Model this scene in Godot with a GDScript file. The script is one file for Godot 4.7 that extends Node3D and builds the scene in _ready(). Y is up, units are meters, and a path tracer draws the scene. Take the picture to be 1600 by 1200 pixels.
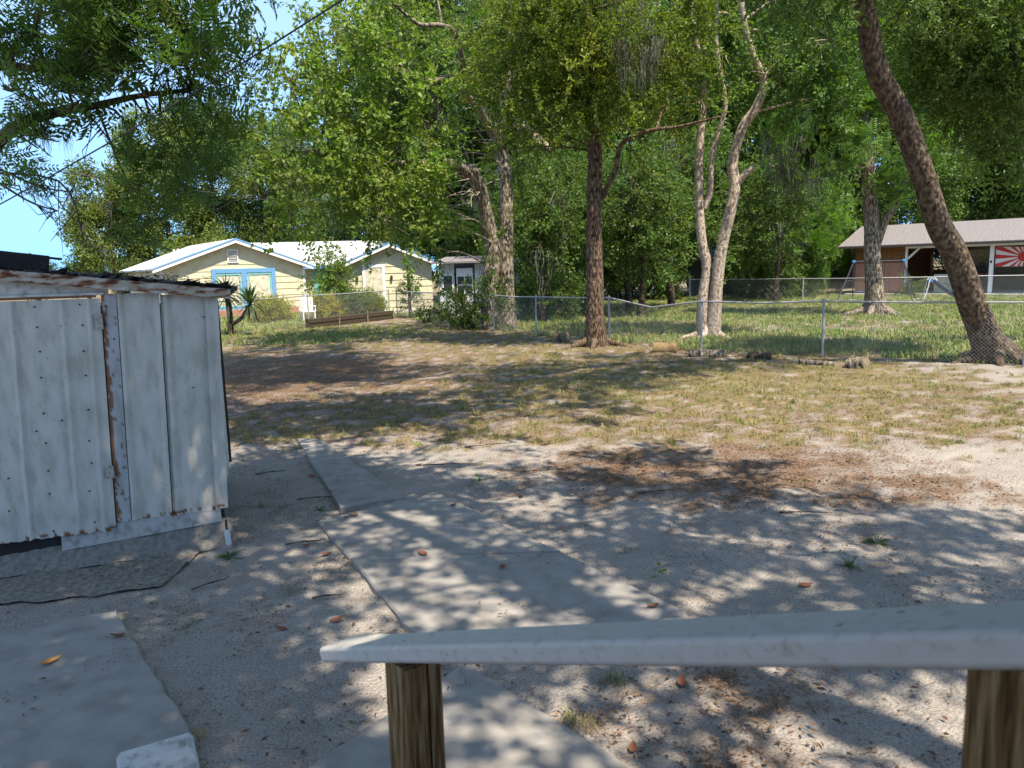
extends Node3D

# ---------------------------------------------------------------- helpers
var taken := {}
var M := {}
var SPR := {}
var na := FastNoiseLite.new()
var nb := FastNoiseLite.new()
var rg := RandomNumberGenerator.new()

class MB:
	var v := PackedVector3Array()
	var n := PackedVector3Array()
	var c := PackedColorArray()
	var ix := PackedInt32Array()
	var col := Color(1, 1, 1)

	func add(p: Vector3, nn: Vector3) -> int:
		v.append(p)
		n.append(nn)
		c.append(col)
		return v.size() - 1

	func tri(a: Vector3, b: Vector3, d: Vector3) -> void:
		var nn := (b - a).cross(d - a).normalized()
		var s := add(a, nn)
		add(b, nn)
		add(d, nn)
		ix.append_array(PackedInt32Array([s, s + 2, s + 1]))

	func quad(a: Vector3, b: Vector3, d: Vector3, e: Vector3) -> void:
		var nn := (d - a).cross(e - b).normalized()
		var s := add(a, nn)
		add(b, nn)
		add(d, nn)
		add(e, nn)
		ix.append_array(PackedInt32Array([s, s + 2, s + 1, s, s + 3, s + 2]))

	func quad_out(a: Vector3, b: Vector3, d: Vector3, e: Vector3, mid: Vector3) -> void:
		var nn := (d - a).cross(e - b)
		if nn.dot((a + b + d + e) / 4.0 - mid) < 0.0:
			quad(e, d, b, a)
		else:
			quad(a, b, d, e)

	# eight corners: four of one face in order, then the four opposite them
	func hexa(p: Array) -> void:
		var mid := Vector3.ZERO
		for q: Vector3 in p:
			mid += q / 8.0
		quad_out(p[0], p[1], p[2], p[3], mid)
		quad_out(p[4], p[5], p[6], p[7], mid)
		for k in 4:
			quad_out(p[k], p[(k + 1) % 4], p[4 + (k + 1) % 4], p[4 + k], mid)

	func itri(i: int, j: int, k: int, mid: Vector3) -> void:
		var a := v[i]
		var nn := (v[j] - a).cross(v[k] - a)
		if nn.dot((a + v[j] + v[k]) / 3.0 - mid) < 0.0:
			ix.append_array(PackedInt32Array([i, j, k]))
		else:
			ix.append_array(PackedInt32Array([i, k, j]))

	func box(xf: Transform3D, size: Vector3, ch := 0.0) -> void:
		var h := size / 2.0
		if ch <= 0.0:
			var p := []
			for s in [-1.0, 1.0]:
				for q in [[-1.0, -1.0], [1.0, -1.0], [1.0, 1.0], [-1.0, 1.0]]:
					p.append(xf * Vector3(q[0] * h.x, q[1] * h.y, s * h.z))
			hexa(p)
			return
		var at := v.size()
		for k in 8:
			var s := Vector3(1.0 if k & 1 else -1.0, 1.0 if k & 2 else -1.0, 1.0 if k & 4 else -1.0)
			for a in 3:
				var q := s * (h - Vector3(ch, ch, ch))
				q[a] = s[a] * h[a]
				var nn := Vector3.ZERO
				nn[a] = s[a]
				add(xf * q, (xf.basis * nn).normalized())
		var mid := xf.origin
		for a in 3:
			var b := (a + 1) % 3
			var d := (a + 2) % 3
			for s in 2:
				var k0 := s << a
				var f := [k0, k0 | (1 << b), k0 | (1 << b) | (1 << d), k0 | (1 << d)]
				itri(at + f[0] * 3 + a, at + f[1] * 3 + a, at + f[2] * 3 + a, mid)
				itri(at + f[0] * 3 + a, at + f[2] * 3 + a, at + f[3] * 3 + a, mid)
			for s in 4:
				var k0 := ((s & 1) << a) | ((s >> 1) << b)
				var k1 := k0 | (1 << d)
				itri(at + k0 * 3 + a, at + k0 * 3 + b, at + k1 * 3 + b, mid)
				itri(at + k0 * 3 + a, at + k1 * 3 + b, at + k1 * 3 + a, mid)
		for k in 8:
			itri(at + k * 3, at + k * 3 + 1, at + k * 3 + 2, mid)

	func tube(pts: Array, radii: Array, sides := 8, caps := true, rough := 0.0, noise: FastNoiseLite = null) -> void:
		var side := Vector3.ZERO
		var first := v.size()
		var last := pts.size() - 1
		for i in pts.size():
			var p: Vector3 = pts[i]
			var q: Vector3 = pts[mini(i + 1, last)]
			var o: Vector3 = pts[maxi(i - 1, 0)]
			var dir := (q - o).normalized()
			if side == Vector3.ZERO:
				side = dir.cross(Vector3(0.31, 0.17, 0.93)).normalized()
			side = (side - dir * side.dot(dir)).normalized()
			var other := dir.cross(side)
			var r: float = radii[i]
			for k in sides:
				var t := TAU * k / sides
				var out := side * cos(t) + other * sin(t)
				var rr := r
				if noise:
					rr = r * (1.0 + rough * noise.get_noise_3dv(p * 3.0 + out * 1.3))
				add(p + out * rr, out)
		for i in last:
			for k in sides:
				var a := first + i * sides + k
				var b := first + i * sides + (k + 1) % sides
				ix.append_array(PackedInt32Array([a, b + sides, b, a, a + sides, b + sides]))
		if caps:
			for e in [0, last]:
				var q: Vector3 = pts[e]
				var nn: Vector3 = (q - (pts[1] if e == 0 else pts[last - 1])).normalized()
				var m := add(q, nn)
				var ring := []
				for k in sides:
					ring.append(add(v[first + e * sides + k], nn))
				for k in sides:
					var a: int = ring[k]
					var b: int = ring[(k + 1) % sides]
					ix.append_array(PackedInt32Array([m, a, b] if e == 0 else [m, b, a]))

	# a leaf folded along its midrib
	func leaf(b: Vector3, dir: Vector3, up: Vector3, l: float, w: float, fine := true) -> void:
		var side := dir.cross(up).normalized()
		var nn := side.cross(dir).normalized()
		var t := b + dir * l - nn * l * 0.12
		var mid := b + dir * l * 0.42
		var p := mid + side * w * 0.5 + nn * w * 0.16
		var q := mid - side * w * 0.5 + nn * w * 0.16
		if fine:
			tri(b, p, mid)
			tri(mid, p, t)
			tri(b, mid, q)
			tri(mid, t, q)
		else:
			tri(b, p, t)
			tri(b, t, q)

	func prism(poly: PackedVector2Array, y0: float, y1: float, ch := 0.0) -> void:
		var tri_ix := Geometry2D.triangulate_polygon(poly)
		var mid := Vector2.ZERO
		for q in poly:
			mid += q / poly.size()
		var top := poly
		if ch > 0.0:
			top = PackedVector2Array()
			for q in poly:
				top.append(q + (mid - q).normalized() * ch)
		for lev in 2:
			var s := v.size()
			var yy := y1 if lev else y0
			for q in (top if lev else poly):
				add(Vector3(q.x, yy, q.y), Vector3(0, 1 if lev else -1, 0))
			for k in range(0, tri_ix.size(), 3):
				var o := Vector3(mid.x, (y0 + y1) / 2.0, mid.y)
				itri(s + tri_ix[k], s + tri_ix[k + 1], s + tri_ix[k + 2], o)
		var yc := y1 - ch
		for k in poly.size():
			var a := poly[k]
			var b := poly[(k + 1) % poly.size()]
			var ta := top[k]
			var tb := top[(k + 1) % poly.size()]
			var o := Vector3(mid.x, y0, mid.y)
			quad_out(Vector3(a.x, y0, a.y), Vector3(b.x, y0, b.y), Vector3(b.x, yc, b.y), Vector3(a.x, yc, a.y), o)
			if ch > 0.0:
				quad_out(Vector3(a.x, yc, a.y), Vector3(b.x, yc, b.y), Vector3(tb.x, y1, tb.y), Vector3(ta.x, y1, ta.y), o)

	func mesh() -> ArrayMesh:
		var arr := []
		arr.resize(Mesh.ARRAY_MAX)
		arr[Mesh.ARRAY_VERTEX] = v
		arr[Mesh.ARRAY_NORMAL] = n
		arr[Mesh.ARRAY_COLOR] = c
		arr[Mesh.ARRAY_INDEX] = ix
		var m := ArrayMesh.new()
		m.add_surface_from_arrays(Mesh.PRIMITIVE_TRIANGLES, arr)
		return m


func numbered(called: String) -> String:
	var k: int = taken.get(called, -1) + 1
	taken[called] = k
	return called if k == 0 else "%s_%03d" % [called, k]

func obj(called: String, shape, m: Material, parent: Node3D = self) -> MeshInstance3D:
	var o := MeshInstance3D.new()
	o.mesh = shape.mesh() if shape is MB else shape
	o.material_override = m
	o.name = numbered(called) if parent == self else called
	parent.add_child(o, true)
	return o

func tag(o: Node3D, label: String, category: String, group := "") -> Node3D:
	o.set_meta("label", label)
	o.set_meta("category", category)
	if group:
		o.set_meta("group", group)
	return o

func thing(called: String, label: String, category: String, at := Vector3.ZERO, turn := 0.0, group := "") -> Node3D:
	var o := Node3D.new()
	o.name = numbered(called)
	add_child(o)
	o.position = at
	o.rotation.y = turn
	tag(o, label, category, group)
	return o

func struct(o: Node3D) -> Node3D:
	o.set_meta("kind", "structure")
	return o

func stuff(o: Node3D) -> Node3D:
	o.set_meta("kind", "stuff")
	return o

func copies(called: String, mesh: Mesh, m: Material, xfs: Array, cols: Array, parent: Node3D = self) -> MultiMeshInstance3D:
	var mm := MultiMesh.new()
	mm.transform_format = MultiMesh.TRANSFORM_3D
	mm.use_colors = true
	mm.mesh = mesh
	mm.instance_count = xfs.size()
	for k in xfs.size():
		mm.set_instance_transform(k, xfs[k])
		mm.set_instance_color(k, cols[k])
	var o := MultiMeshInstance3D.new()
	o.multimesh = mm
	o.material_override = m
	o.name = numbered(called) if parent == self else called
	parent.add_child(o, true)
	stuff(o)
	return o

func lin(r: float, g: float, b: float) -> Color:
	return Color(r, g, b).linear_to_srgb()

func ntex(sd: int, freq: float, cols: Array, offs: Array, oct := 4, kind := FastNoiseLite.TYPE_SIMPLEX_SMOOTH, size := 512) -> NoiseTexture2D:
	var f := FastNoiseLite.new()
	f.seed = sd
	f.noise_type = kind
	f.frequency = freq
	f.fractal_octaves = oct
	var t := NoiseTexture2D.new()
	t.width = size
	t.height = size
	t.seamless = true
	t.noise = f
	if cols.size():
		var g := Gradient.new()
		g.offsets = PackedFloat32Array(offs)
		g.colors = PackedColorArray(cols)
		t.color_ramp = g
	return t

func mat(called: String, albedo: Color, rough := 0.85, tex: Texture2D = null, scale := Vector3.ONE, bump: Texture2D = null, cm := 0.3, world := false) -> StandardMaterial3D:
	var m := StandardMaterial3D.new()
	m.resource_name = called
	m.albedo_color = albedo
	m.roughness = rough
	m.metallic_specular = 0.35
	if tex:
		m.albedo_texture = tex
	if bump:
		m.heightmap_enabled = true
		m.heightmap_texture = bump
		m.heightmap_scale = cm
	if tex or bump:
		m.uv1_triplanar = true
		m.uv1_world_triplanar = world
		m.uv1_scale = scale
	M[called] = m
	return m

func xf(at: Vector3, rot := Vector3.ZERO) -> Transform3D:
	return Transform3D(Basis.from_euler(rot), at)

func smooth(pts: Array, per := 4) -> Array:
	var out := []
	for i in pts.size() - 1:
		var a: Vector3 = pts[maxi(i - 1, 0)]
		var b: Vector3 = pts[i]
		var d: Vector3 = pts[i + 1]
		var e: Vector3 = pts[mini(i + 2, pts.size() - 1)]
		for k in per:
			out.append(b.cubic_interpolate(d, a, e, float(k) / per))
	out.append(pts[-1])
	return out

func taper(n: int, r0: float, r1: float, flare := 0.0) -> Array:
	var out := []
	for k in n:
		var t := float(k) / (n - 1)
		out.append(lerpf(r0, r1, pow(t, 0.8)) + r0 * flare * pow(maxf(0.0, 1.0 - t * 7.0), 2.0))
	return out

func rnd_dir() -> Vector3:
	var z := rg.randf_range(-1, 1)
	var a := rg.randf() * TAU
	var r := sqrt(1 - z * z)
	return Vector3(r * cos(a), z, r * sin(a))

func aim(dir: Vector3, roll: float) -> Basis:
	var y := dir.normalized()
	var x := y.cross(Vector3(0.13, 0.2, 0.97)).normalized().rotated(y, roll)
	return Basis(x, y, x.cross(y))

# ---------------------------------------------------------------- foliage
func make_sprigs() -> void:
	# broad: a drooping twig with ovate leaves
	var b := MB.new()
	b.col = Color(0.55, 0.45, 0.4)
	for t in 4:
		var d := Vector3(rg.randf_range(-0.7, 0.7), 1, rg.randf_range(-0.7, 0.7)).normalized()
		if t == 0: d = Vector3.UP
		var l := 0.5 if t == 0 else 0.36
		var st := Vector3(0, 0.1 * t, 0)
		b.col = Color(0.5, 0.42, 0.36)
		b.tube([st, st + d * l * 0.5 + Vector3(0, 0, 0.02), st + d * l], [0.006, 0.004, 0.002], 3, false)
		for k in 10:
			var g := rg.randf_range(0.75, 1.2)
			b.col = Color(g, g * rg.randf_range(0.92, 1.05), g * 0.9)
			var s := (d * 0.5 + rnd_dir()).normalized()
			var p := st + d * l * (0.12 + 0.88 * k / 9.0)
			b.leaf(p + s * 0.025, s, (rnd_dir() * 0.7 + Vector3(0, 0.6, -0.3)).normalized(), rg.randf_range(0.075, 0.11), rg.randf_range(0.048, 0.068), false)
	SPR.broad = b.mesh()
	# narrow: small dense leaves
	b = MB.new()
	for t in 6:
		var d := Vector3(rg.randf_range(-0.8, 0.8), 1, rg.randf_range(-0.8, 0.8)).normalized()
		var l := rg.randf_range(0.3, 0.5)
		var st := Vector3(0, 0.05 * t, 0)
		b.col = Color(0.5, 0.42, 0.36)
		b.tube([st, st + d * l], [0.004, 0.002], 3, false)
		for k in 13:
			var g := rg.randf_range(0.7, 1.2)
			b.col = Color(g, g, g * 0.9)
			var s := (d * 0.7 + rnd_dir()).normalized()
			b.leaf(st + d * l * (0.1 + 0.9 * k / 12.0), s, rnd_dir(), rg.randf_range(0.055, 0.085), rg.randf_range(0.02, 0.034), false)
	SPR.narrow = b.mesh()
	# pinnate: compound leaves, each a rachis with paired leaflets
	b = MB.new()
	for t in 7:
		var d := (Vector3(0, 0.7, 0) + rnd_dir()).normalized()
		var l := rg.randf_range(0.24, 0.34)
		var st := Vector3(0, 0.06 * t, 0)
		var end := st + d * l + Vector3(0, -0.07, 0)
		var mid := st + d * l * 0.5 + Vector3(0, 0.015, 0)
		b.col = Color(0.6, 0.6, 0.4)
		b.tube([st, mid, end], [0.0025, 0.002, 0.0012], 3, false)
		var up := (Vector3.UP + rnd_dir() * 0.4).normalized()
		for k in 7:
			var f := 0.2 + 0.8 * k / 6.0
			var p := st.lerp(mid, f * 2.0) if f < 0.5 else mid.lerp(end, f * 2.0 - 1.0)
			var g := rg.randf_range(0.75, 1.2)
			b.col = Color(g, g, g * 0.9)
			for s in [-1.0, 1.0]:
				var side: Vector3 = d.cross(up).normalized() * s
				b.leaf(p, (side + d * 0.55 + Vector3(0, -0.3, 0)).normalized(), up, rg.randf_range(0.07, 0.105), rg.randf_range(0.022, 0.03), false)
	b.col = Color(0.5, 0.42, 0.36)
	b.tube([Vector3.ZERO, Vector3(0, 0.42, 0)], [0.006, 0.003], 3, false)
	SPR.pinnate = b.mesh()
	# far: a wide spray for trees in the distance
	b = MB.new()
	for k in 110:
		var g := rg.randf_range(0.65, 1.25)
		b.col = Color(g, g * rg.randf_range(0.95, 1.05), g * 0.9)
		var p := rnd_dir() * pow(rg.randf(), 0.5) * Vector3(0.7, 0.4, 0.7)
		b.leaf(p, rnd_dir(), rnd_dir(), rg.randf_range(0.11, 0.19), rg.randf_range(0.055, 0.1), false)
	SPR.far = b.mesh()
	# moss: hanging ribbons
	b = MB.new()
	for k in 34:
		var g := rg.randf_range(0.7, 1.2)
		b.col = Color(g, g, g)
		var p := Vector3(rg.randf_range(-0.22, 0.22), rg.randf_range(-0.05, 0.05), rg.randf_range(-0.22, 0.22))
		var l := rg.randf_range(0.2, 1.0) * rg.randf_range(0.5, 1.0)
		var w := rg.randf_range(0.006, 0.013)
		var a := rg.randf() * TAU
		var s := Vector3(cos(a), 0, sin(a)) * w
		for q in 5:
			var p2 := p + Vector3(rg.randf_range(-0.045, 0.045), -l / 5.0, rg.randf_range(-0.045, 0.045))
			var s2 := s * 0.78
			b.quad(p - s, p + s, p2 + s2, p2 - s2)
			p = p2
			s = s2
	SPR.moss = b.mesh()
	# grass tuft, taller grass, ground litter
	for h in [[0.05, "turf"], [0.12, "grass"]]:
		b = MB.new()
		for k in 14:
			var g := rg.randf_range(0.7, 1.3)
			b.col = Color(g, g, g * 0.9)
			var a := rg.randf() * TAU
			var o = Vector3(rg.randf_range(-1, 1), 0, rg.randf_range(-1, 1)) * h[0] * 0.9
			var lean = Vector3(cos(a), 0, sin(a)) * h[0] * rg.randf_range(0.15, 0.9)
			var s = Vector3(-sin(a), 0, cos(a)) * h[0] * 0.045
			var hh: float = h[0] * rg.randf_range(0.5, 1.2)
			var m = o + lean * 0.4 + Vector3(0, hh * 0.7, 0)
			b.quad(o - s, o + s, m + s * 0.8, m - s * 0.8)
			b.tri(m - s * 0.8, m + s * 0.8, o + lean + Vector3(0, hh, 0))
		SPR[h[1]] = b.mesh()
	b = MB.new()
	for k in 9:
		var g := rg.randf_range(0.55, 1.4)
		b.col = Color(g, g * rg.randf_range(0.85, 1.0), g * 0.85)
		var a := rg.randf() * TAU
		var d := Vector3(cos(a), rg.randf_range(-0.1, 0.25), sin(a)).normalized()
		b.leaf(Vector3(rg.randf_range(-0.13, 0.13), rg.randf_range(0.004, 0.014), rg.randf_range(-0.13, 0.13)), d, (Vector3.UP + rnd_dir() * 0.5).normalized(), rg.randf_range(0.018, 0.04), rg.randf_range(0.009, 0.018), false)
	for k in 7:
		var g := rg.randf_range(0.4, 1.1)
		b.col = Color(g, g * 0.9, g * 0.8)
		var a := rg.randf() * TAU
		var p := Vector3(rg.randf_range(-0.13, 0.13), 0.006, rg.randf_range(-0.13, 0.13))
		var d := Vector3(cos(a), rg.randf_range(-0.05, 0.12), sin(a)) * rg.randf_range(0.03, 0.1)
		b.tri(p - d.cross(Vector3.UP) * 0.02, p + d.cross(Vector3.UP) * 0.02, p + d)
	SPR.litter = b.mesh()

# lobes: [x, y, z, radius]; fills each with sprigs, thinned by noise so that gaps stay open
func crown(tree: Node3D, lobes: Array, kind: String, m: Material, tint: Color, dense: float, size := 1.0, gate := -0.12, droop := 0.35) -> void:
	var xfs := []
	var cols := []
	for l in lobes:
		var mid := Vector3(l[0], l[1], l[2])
		var r: float = l[3]
		for k in int(dense * pow(r, 2.3)) + 3:
			var u := rnd_dir()
			var p := mid + u * r * pow(rg.randf(), 0.42) * Vector3(1, 0.8, 1)
			if na.get_noise_3dv(p * 4.2) + 0.5 * na.get_noise_3dv(p * 11.0) < gate:
				continue
			var d := (u * 0.9 + rnd_dir() * 0.7 + Vector3(0, -droop + 0.25, 0)).normalized()
			var s := rg.randf_range(0.75, 1.25) * size
			xfs.append(Transform3D(aim(d, rg.randf() * TAU).scaled_local(Vector3(s, s, s)), p))
			var g := rg.randf_range(0.75, 1.2) * (1.0 + 0.35 * na.get_noise_3dv(p * 6.0 + Vector3(50, 0, 0)))
			var warm := rg.randf_range(-0.12, 0.14)
			cols.append(Color(tint.r * g * (1.0 + warm), tint.g * g, tint.b * g * (1.0 - warm)))
	copies("crown", SPR[kind], m, xfs, cols, tree)

# thin branches from the nearest stem point to each lobe and out into it
func branchwork(tree: Node3D, stems: Array, lobes: Array, m: Material, r0 := 0.035, each := 5) -> void:
	var b := MB.new()
	for l in lobes:
		var mid := Vector3(l[0], l[1], l[2])
		var best := Vector3.ZERO
		var bd := 1e9
		for s in stems:
			for p: Vector3 in s:
				var d := p.distance_to(mid) + maxf(0.0, p.y - mid.y + 0.3) * 1.5
				if d < bd:
					bd = d
					best = p
		var q := best.lerp(mid, 0.5) + rnd_dir() * bd * 0.12 + Vector3(0, bd * 0.06, 0)
		var path := smooth([best, q, mid], 4)
		b.tube(path, taper(path.size(), r0 * (0.7 + l[3] * 0.4), r0 * 0.35), 5, false)
		for k in each:
			var f: Vector3 = path[rg.randi_range(3, path.size() - 1)]
			var e = mid + rnd_dir() * l[3] * rg.randf_range(0.6, 1.0)
			var h := f.lerp(e, 0.5) + rnd_dir() * 0.15
			b.tube([f, h, e], [r0 * 0.35, r0 * 0.22, r0 * 0.1], 4, false)
	stuff(obj("branchwork", b, m, tree))

func stem(tree: Node3D, called: String, pts: Array, r0: float, r1: float, m: Material, flare := 0.0, sides := 14, rough := 0.16) -> Array:
	var path := smooth(pts, 6)
	var b := MB.new()
	b.tube(path, taper(path.size(), r0, r1, flare), sides, true, rough, na)
	obj(called, b, m, tree)
	return path

func roots(tree: Node3D, at: Vector3, r: float, n: int, m: Material, reach := 2.2) -> void:
	var turn := rg.randf() * TAU
	for k in n:
		var a := turn + TAU * (k + rg.randf_range(-0.25, 0.25)) / n
		var d := Vector3(cos(a), 0, sin(a))
		var l := r * reach * rg.randf_range(0.8, 1.3)
		var b := MB.new()
		b.tube(smooth([at + d * r * 0.3 + Vector3(0, r * 0.9, 0), at + d * r * 1.0 + Vector3(0, r * 0.35, 0), at + d * l * 0.75 + Vector3(0, 0.03, 0), at + d * l + Vector3(0, -0.05, 0)], 3), taper(10, r * 0.4, r * 0.12), 8, true, 0.2, na)
		obj("root", b, m, tree)

func moss(tree: Node3D, spots: Array, m: Material, size := 1.0) -> void:
	var xfs := []
	var cols := []
	for s: Vector3 in spots:
		var k := rg.randf_range(0.6, 1.25) * size
		xfs.append(Transform3D(Basis(Vector3.UP, rg.randf() * TAU).scaled(Vector3(k, k * rg.randf_range(0.8, 1.3), k)), s))
		var g := rg.randf_range(0.75, 1.2)
		cols.append(Color(0.125 * g, 0.13 * g, 0.1 * g))
	copies("hanging_moss", SPR.moss, m, xfs, cols, tree)

# ---------------------------------------------------------------- ground
const FENCE := [[-16.0, -12.0], [-9.05, -25.1], [-7.44, -28.44], [-5.11, -32.7], [-4.69, -32.09], [-2.15, -26.45], [-0.5, -23.45], [0.71, -21.29], [2.5, -19.43], [4.06, -16.34], [6.12, -15.0], [8.72, -12.94], [11.5, -10.8], [30.0, 3.0]]

func fence_z(x: float) -> float:
	for k in FENCE.size() - 1:
		if x <= FENCE[k + 1][0]:
			return lerpf(FENCE[k][1], FENCE[k + 1][1], clampf((x - FENCE[k][0]) / (FENCE[k + 1][0] - FENCE[k][0]), 0, 1))
	return 3.0

func blob(x: float, z: float, cx: float, cz: float, rx: float, rz: float) -> float:
	return clampf(1.5 - 1.25 * Vector2((x - cx) / rx, (z - cz) / rz).length(), 0.0, 1.0)

func height(x: float, z: float) -> float:
	var near := clampf(1.0 - (-z - 14.0) / 20.0, 0.3, 1.0)
	return (0.03 * na.get_noise_2d(x * 26.0, z * 26.0) + 0.02 * nb.get_noise_2d(x * 90.0, z * 90.0)) * near - 0.004

# how much grass and how much dead litter covers the sand at a spot
func cover(x: float, z: float) -> Vector2:
	var n1 := na.get_noise_2d(x * 30.0 + 400.0, z * 30.0)
	var n2 := nb.get_noise_2d(x * 95.0, z * 95.0 + 300.0)
	var g := maxf(maxf(blob(x, z, 3.4, -12.2, 5.8, 4.2) * 0.8, blob(x, z, 0.2, -15.5, 3.4, 4.0) * 0.66), blob(x, z, -6.0, -24.0, 4.5, 4.2) * 0.85)
	g = maxf(g, blob(x, z, 0.3, -10.6, 2.2, 1.5) * 0.62)
	if z < fence_z(x) - 0.2:
		g = maxf(g, 0.82)
	if blob(x, z, 10.0, -21.5, 4.0, 1.6) > 0.3:
		g *= 0.55
	g *= 1.0 - 0.6 * blob(x, z, -0.5, -21.5, 2.6, 2.2)
	var yard := smoothstep(-7.0, -8.8, z - 0.12 * x) * smoothstep(9.5, 6.0, x)
	g = maxf(g, yard * 0.56)
	g *= 1.0 - 0.8 * blob(x, z, -4.8, -14.4, 4.0, 4.8)
	var l := maxf(blob(x, z, -4.6, -14.6, 4.6, 5.2) * 0.95, blob(x, z, 1.9, -7.1, 2.5, 1.7) * 0.78)
	l = maxf(l, blob(x, z, 3.0, -6.2, 1.5, 0.7) * 0.75)
	l = maxf(l, blob(x, z, 4.5, -9.2, 4.6, 1.9) * 0.62)
	l = maxf(l, blob(x, z, 0.4, -9.0, 2.2, 1.3) * 0.6)
	l = maxf(l, blob(x, z, 0.9, -3.0, 0.8, 0.7) * 0.46)
	l = maxf(l, blob(x, z, 10.5, -21.5, 5.0, 2.0) * 0.7)
	l = maxf(l, blob(x, z, 4.8, -14.6, 5.0, 1.3) * 0.62)
	l = maxf(l, blob(x, z, 1.0, -38.0, 12.0, 9.0) * 0.85)
	l = maxf(l, yard * 0.72)
	l = maxf(l, 0.16)
	return Vector2(smoothstep(0.3, 0.8, g + 0.55 * n1 + 0.3 * n2), smoothstep(0.3, 0.85, l + 0.4 * n1 + 0.45 * n2))

func build_ground() -> void:
	var xs := PackedFloat32Array()
	var zs := PackedFloat32Array()
	var x := 0.0
	var st := 0.08
	var right := []
	while x < 320.0:
		right.append(x)
		if x > 4.5: st *= 1.045
		x += st
	for k in range(right.size() - 1, 0, -1): xs.append(-right[k])
	for k in right.size(): xs.append(right[k])
	for k in 12: zs.append(60.0 * pow(0.65, k))
	var z := 0.2
	st = 0.07
	while z > -420.0:
		zs.append(z)
		if z < -9.0: st *= 1.028
		z -= st
	var v := PackedVector3Array()
	var n := PackedVector3Array()
	var c := PackedColorArray()
	var ix := PackedInt32Array()
	var w := xs.size()
	for j in zs.size():
		for i in w:
			var px := xs[i]
			var pz := zs[j]
			v.append(Vector3(px, height(px, pz), pz))
			var cv := cover(px, pz)
			var t := 1.0 + 0.16 * na.get_noise_2d(px * 12.0 + 90.0, pz * 12.0) + 0.16 * nb.get_noise_2d(px * 160.0, pz * 160.0)
			var sand := Vector3(0.35, 0.322, 0.295) * t
			var col := sand.lerp(Vector3(0.19, 0.125, 0.083) * t, cv.y * 0.92)
			col = col.lerp(Vector3(0.21, 0.175, 0.085) * t, cv.x * 0.75)
			c.append(Color(col.x, col.y, col.z))
			n.append(Vector3.UP)
	for j in range(1, zs.size() - 1):
		for i in range(1, w - 1):
			var k := j * w + i
			n[k] = (v[k + w] - v[k - w]).cross(v[k + 1] - v[k - 1]).normalized()
			if n[k].y < 0: n[k] = -n[k]
	for j in zs.size() - 1:
		for i in w - 1:
			var a := j * w + i
			ix.append_array(PackedInt32Array([a, a + w + 1, a + 1, a, a + w, a + w + 1]))
	var arr := []
	arr.resize(Mesh.ARRAY_MAX)
	arr[Mesh.ARRAY_VERTEX] = v
	arr[Mesh.ARRAY_NORMAL] = n
	arr[Mesh.ARRAY_COLOR] = c
	arr[Mesh.ARRAY_INDEX] = ix
	var m := ArrayMesh.new()
	m.add_surface_from_arrays(Mesh.PRIMITIVE_TRIANGLES, arr)
	struct(obj("ground", m, M.ground))

func on_slab(x: float, z: float) -> bool:
	for s in SLABS:
		if Geometry2D.is_point_in_polygon(Vector2(x, z), PackedVector2Array(s)):
			return true
	return false

const SLABS := [
	[Vector2(-2.5, -8.66), Vector2(-2.2, -8.56), Vector2(-0.93, -6.24), Vector2(-1.42, -6.0)],
	[Vector2(-1.52, -5.66), Vector2(-0.95, -6.1), Vector2(-0.56, -6.2), Vector2(-0.03, -5.35), Vector2(0.29, -4.875), Vector2(-1.12, -4.89)],
	[Vector2(-1.11, -4.875), Vector2(0.3, -4.86), Vector2(0.88, -4.0), Vector2(0.98, -3.7), Vector2(-0.5, -3.74), Vector2(-0.62, -3.92)],
	[Vector2(-0.27, -3.47), Vector2(0.4, -2.66), Vector2(0.9, -1.6), Vector2(-0.5, -1.5), Vector2(-0.9, -2.6)],
	[Vector2(-2.95, -3.88), Vector2(-2.3, -4.16), Vector2(-1.83, -3.54), Vector2(-1.52, -3.15), Vector2(-1.34, -2.91), Vector2(-1.7, -1.9), Vector2(-3.6, -2.2)]]

func build_walkway() -> void:
	var w := Node3D.new()
	w.name = "concrete_path"
	add_child(w)
	struct(w)
	for s in SLABS:
		# broken, uneven outline
		var poly := PackedVector2Array()
		for k in s.size():
			var a: Vector2 = s[k]
			var b: Vector2 = s[(k + 1) % s.size()]
			var cnt := maxi(2, int(a.distance_to(b) / 0.07))
			for q in cnt:
				var p := a.lerp(b, float(q) / cnt)
				poly.append(p + Vector2(na.get_noise_2d(p.x * 160.0, p.y * 160.0), nb.get_noise_2d(p.x * 160.0, p.y * 160.0)) * 0.014)
		var b := MB.new()
		b.prism(poly, -0.05, 0.028, 0.012)
		obj("slab", b, M.concrete, w)

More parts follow.
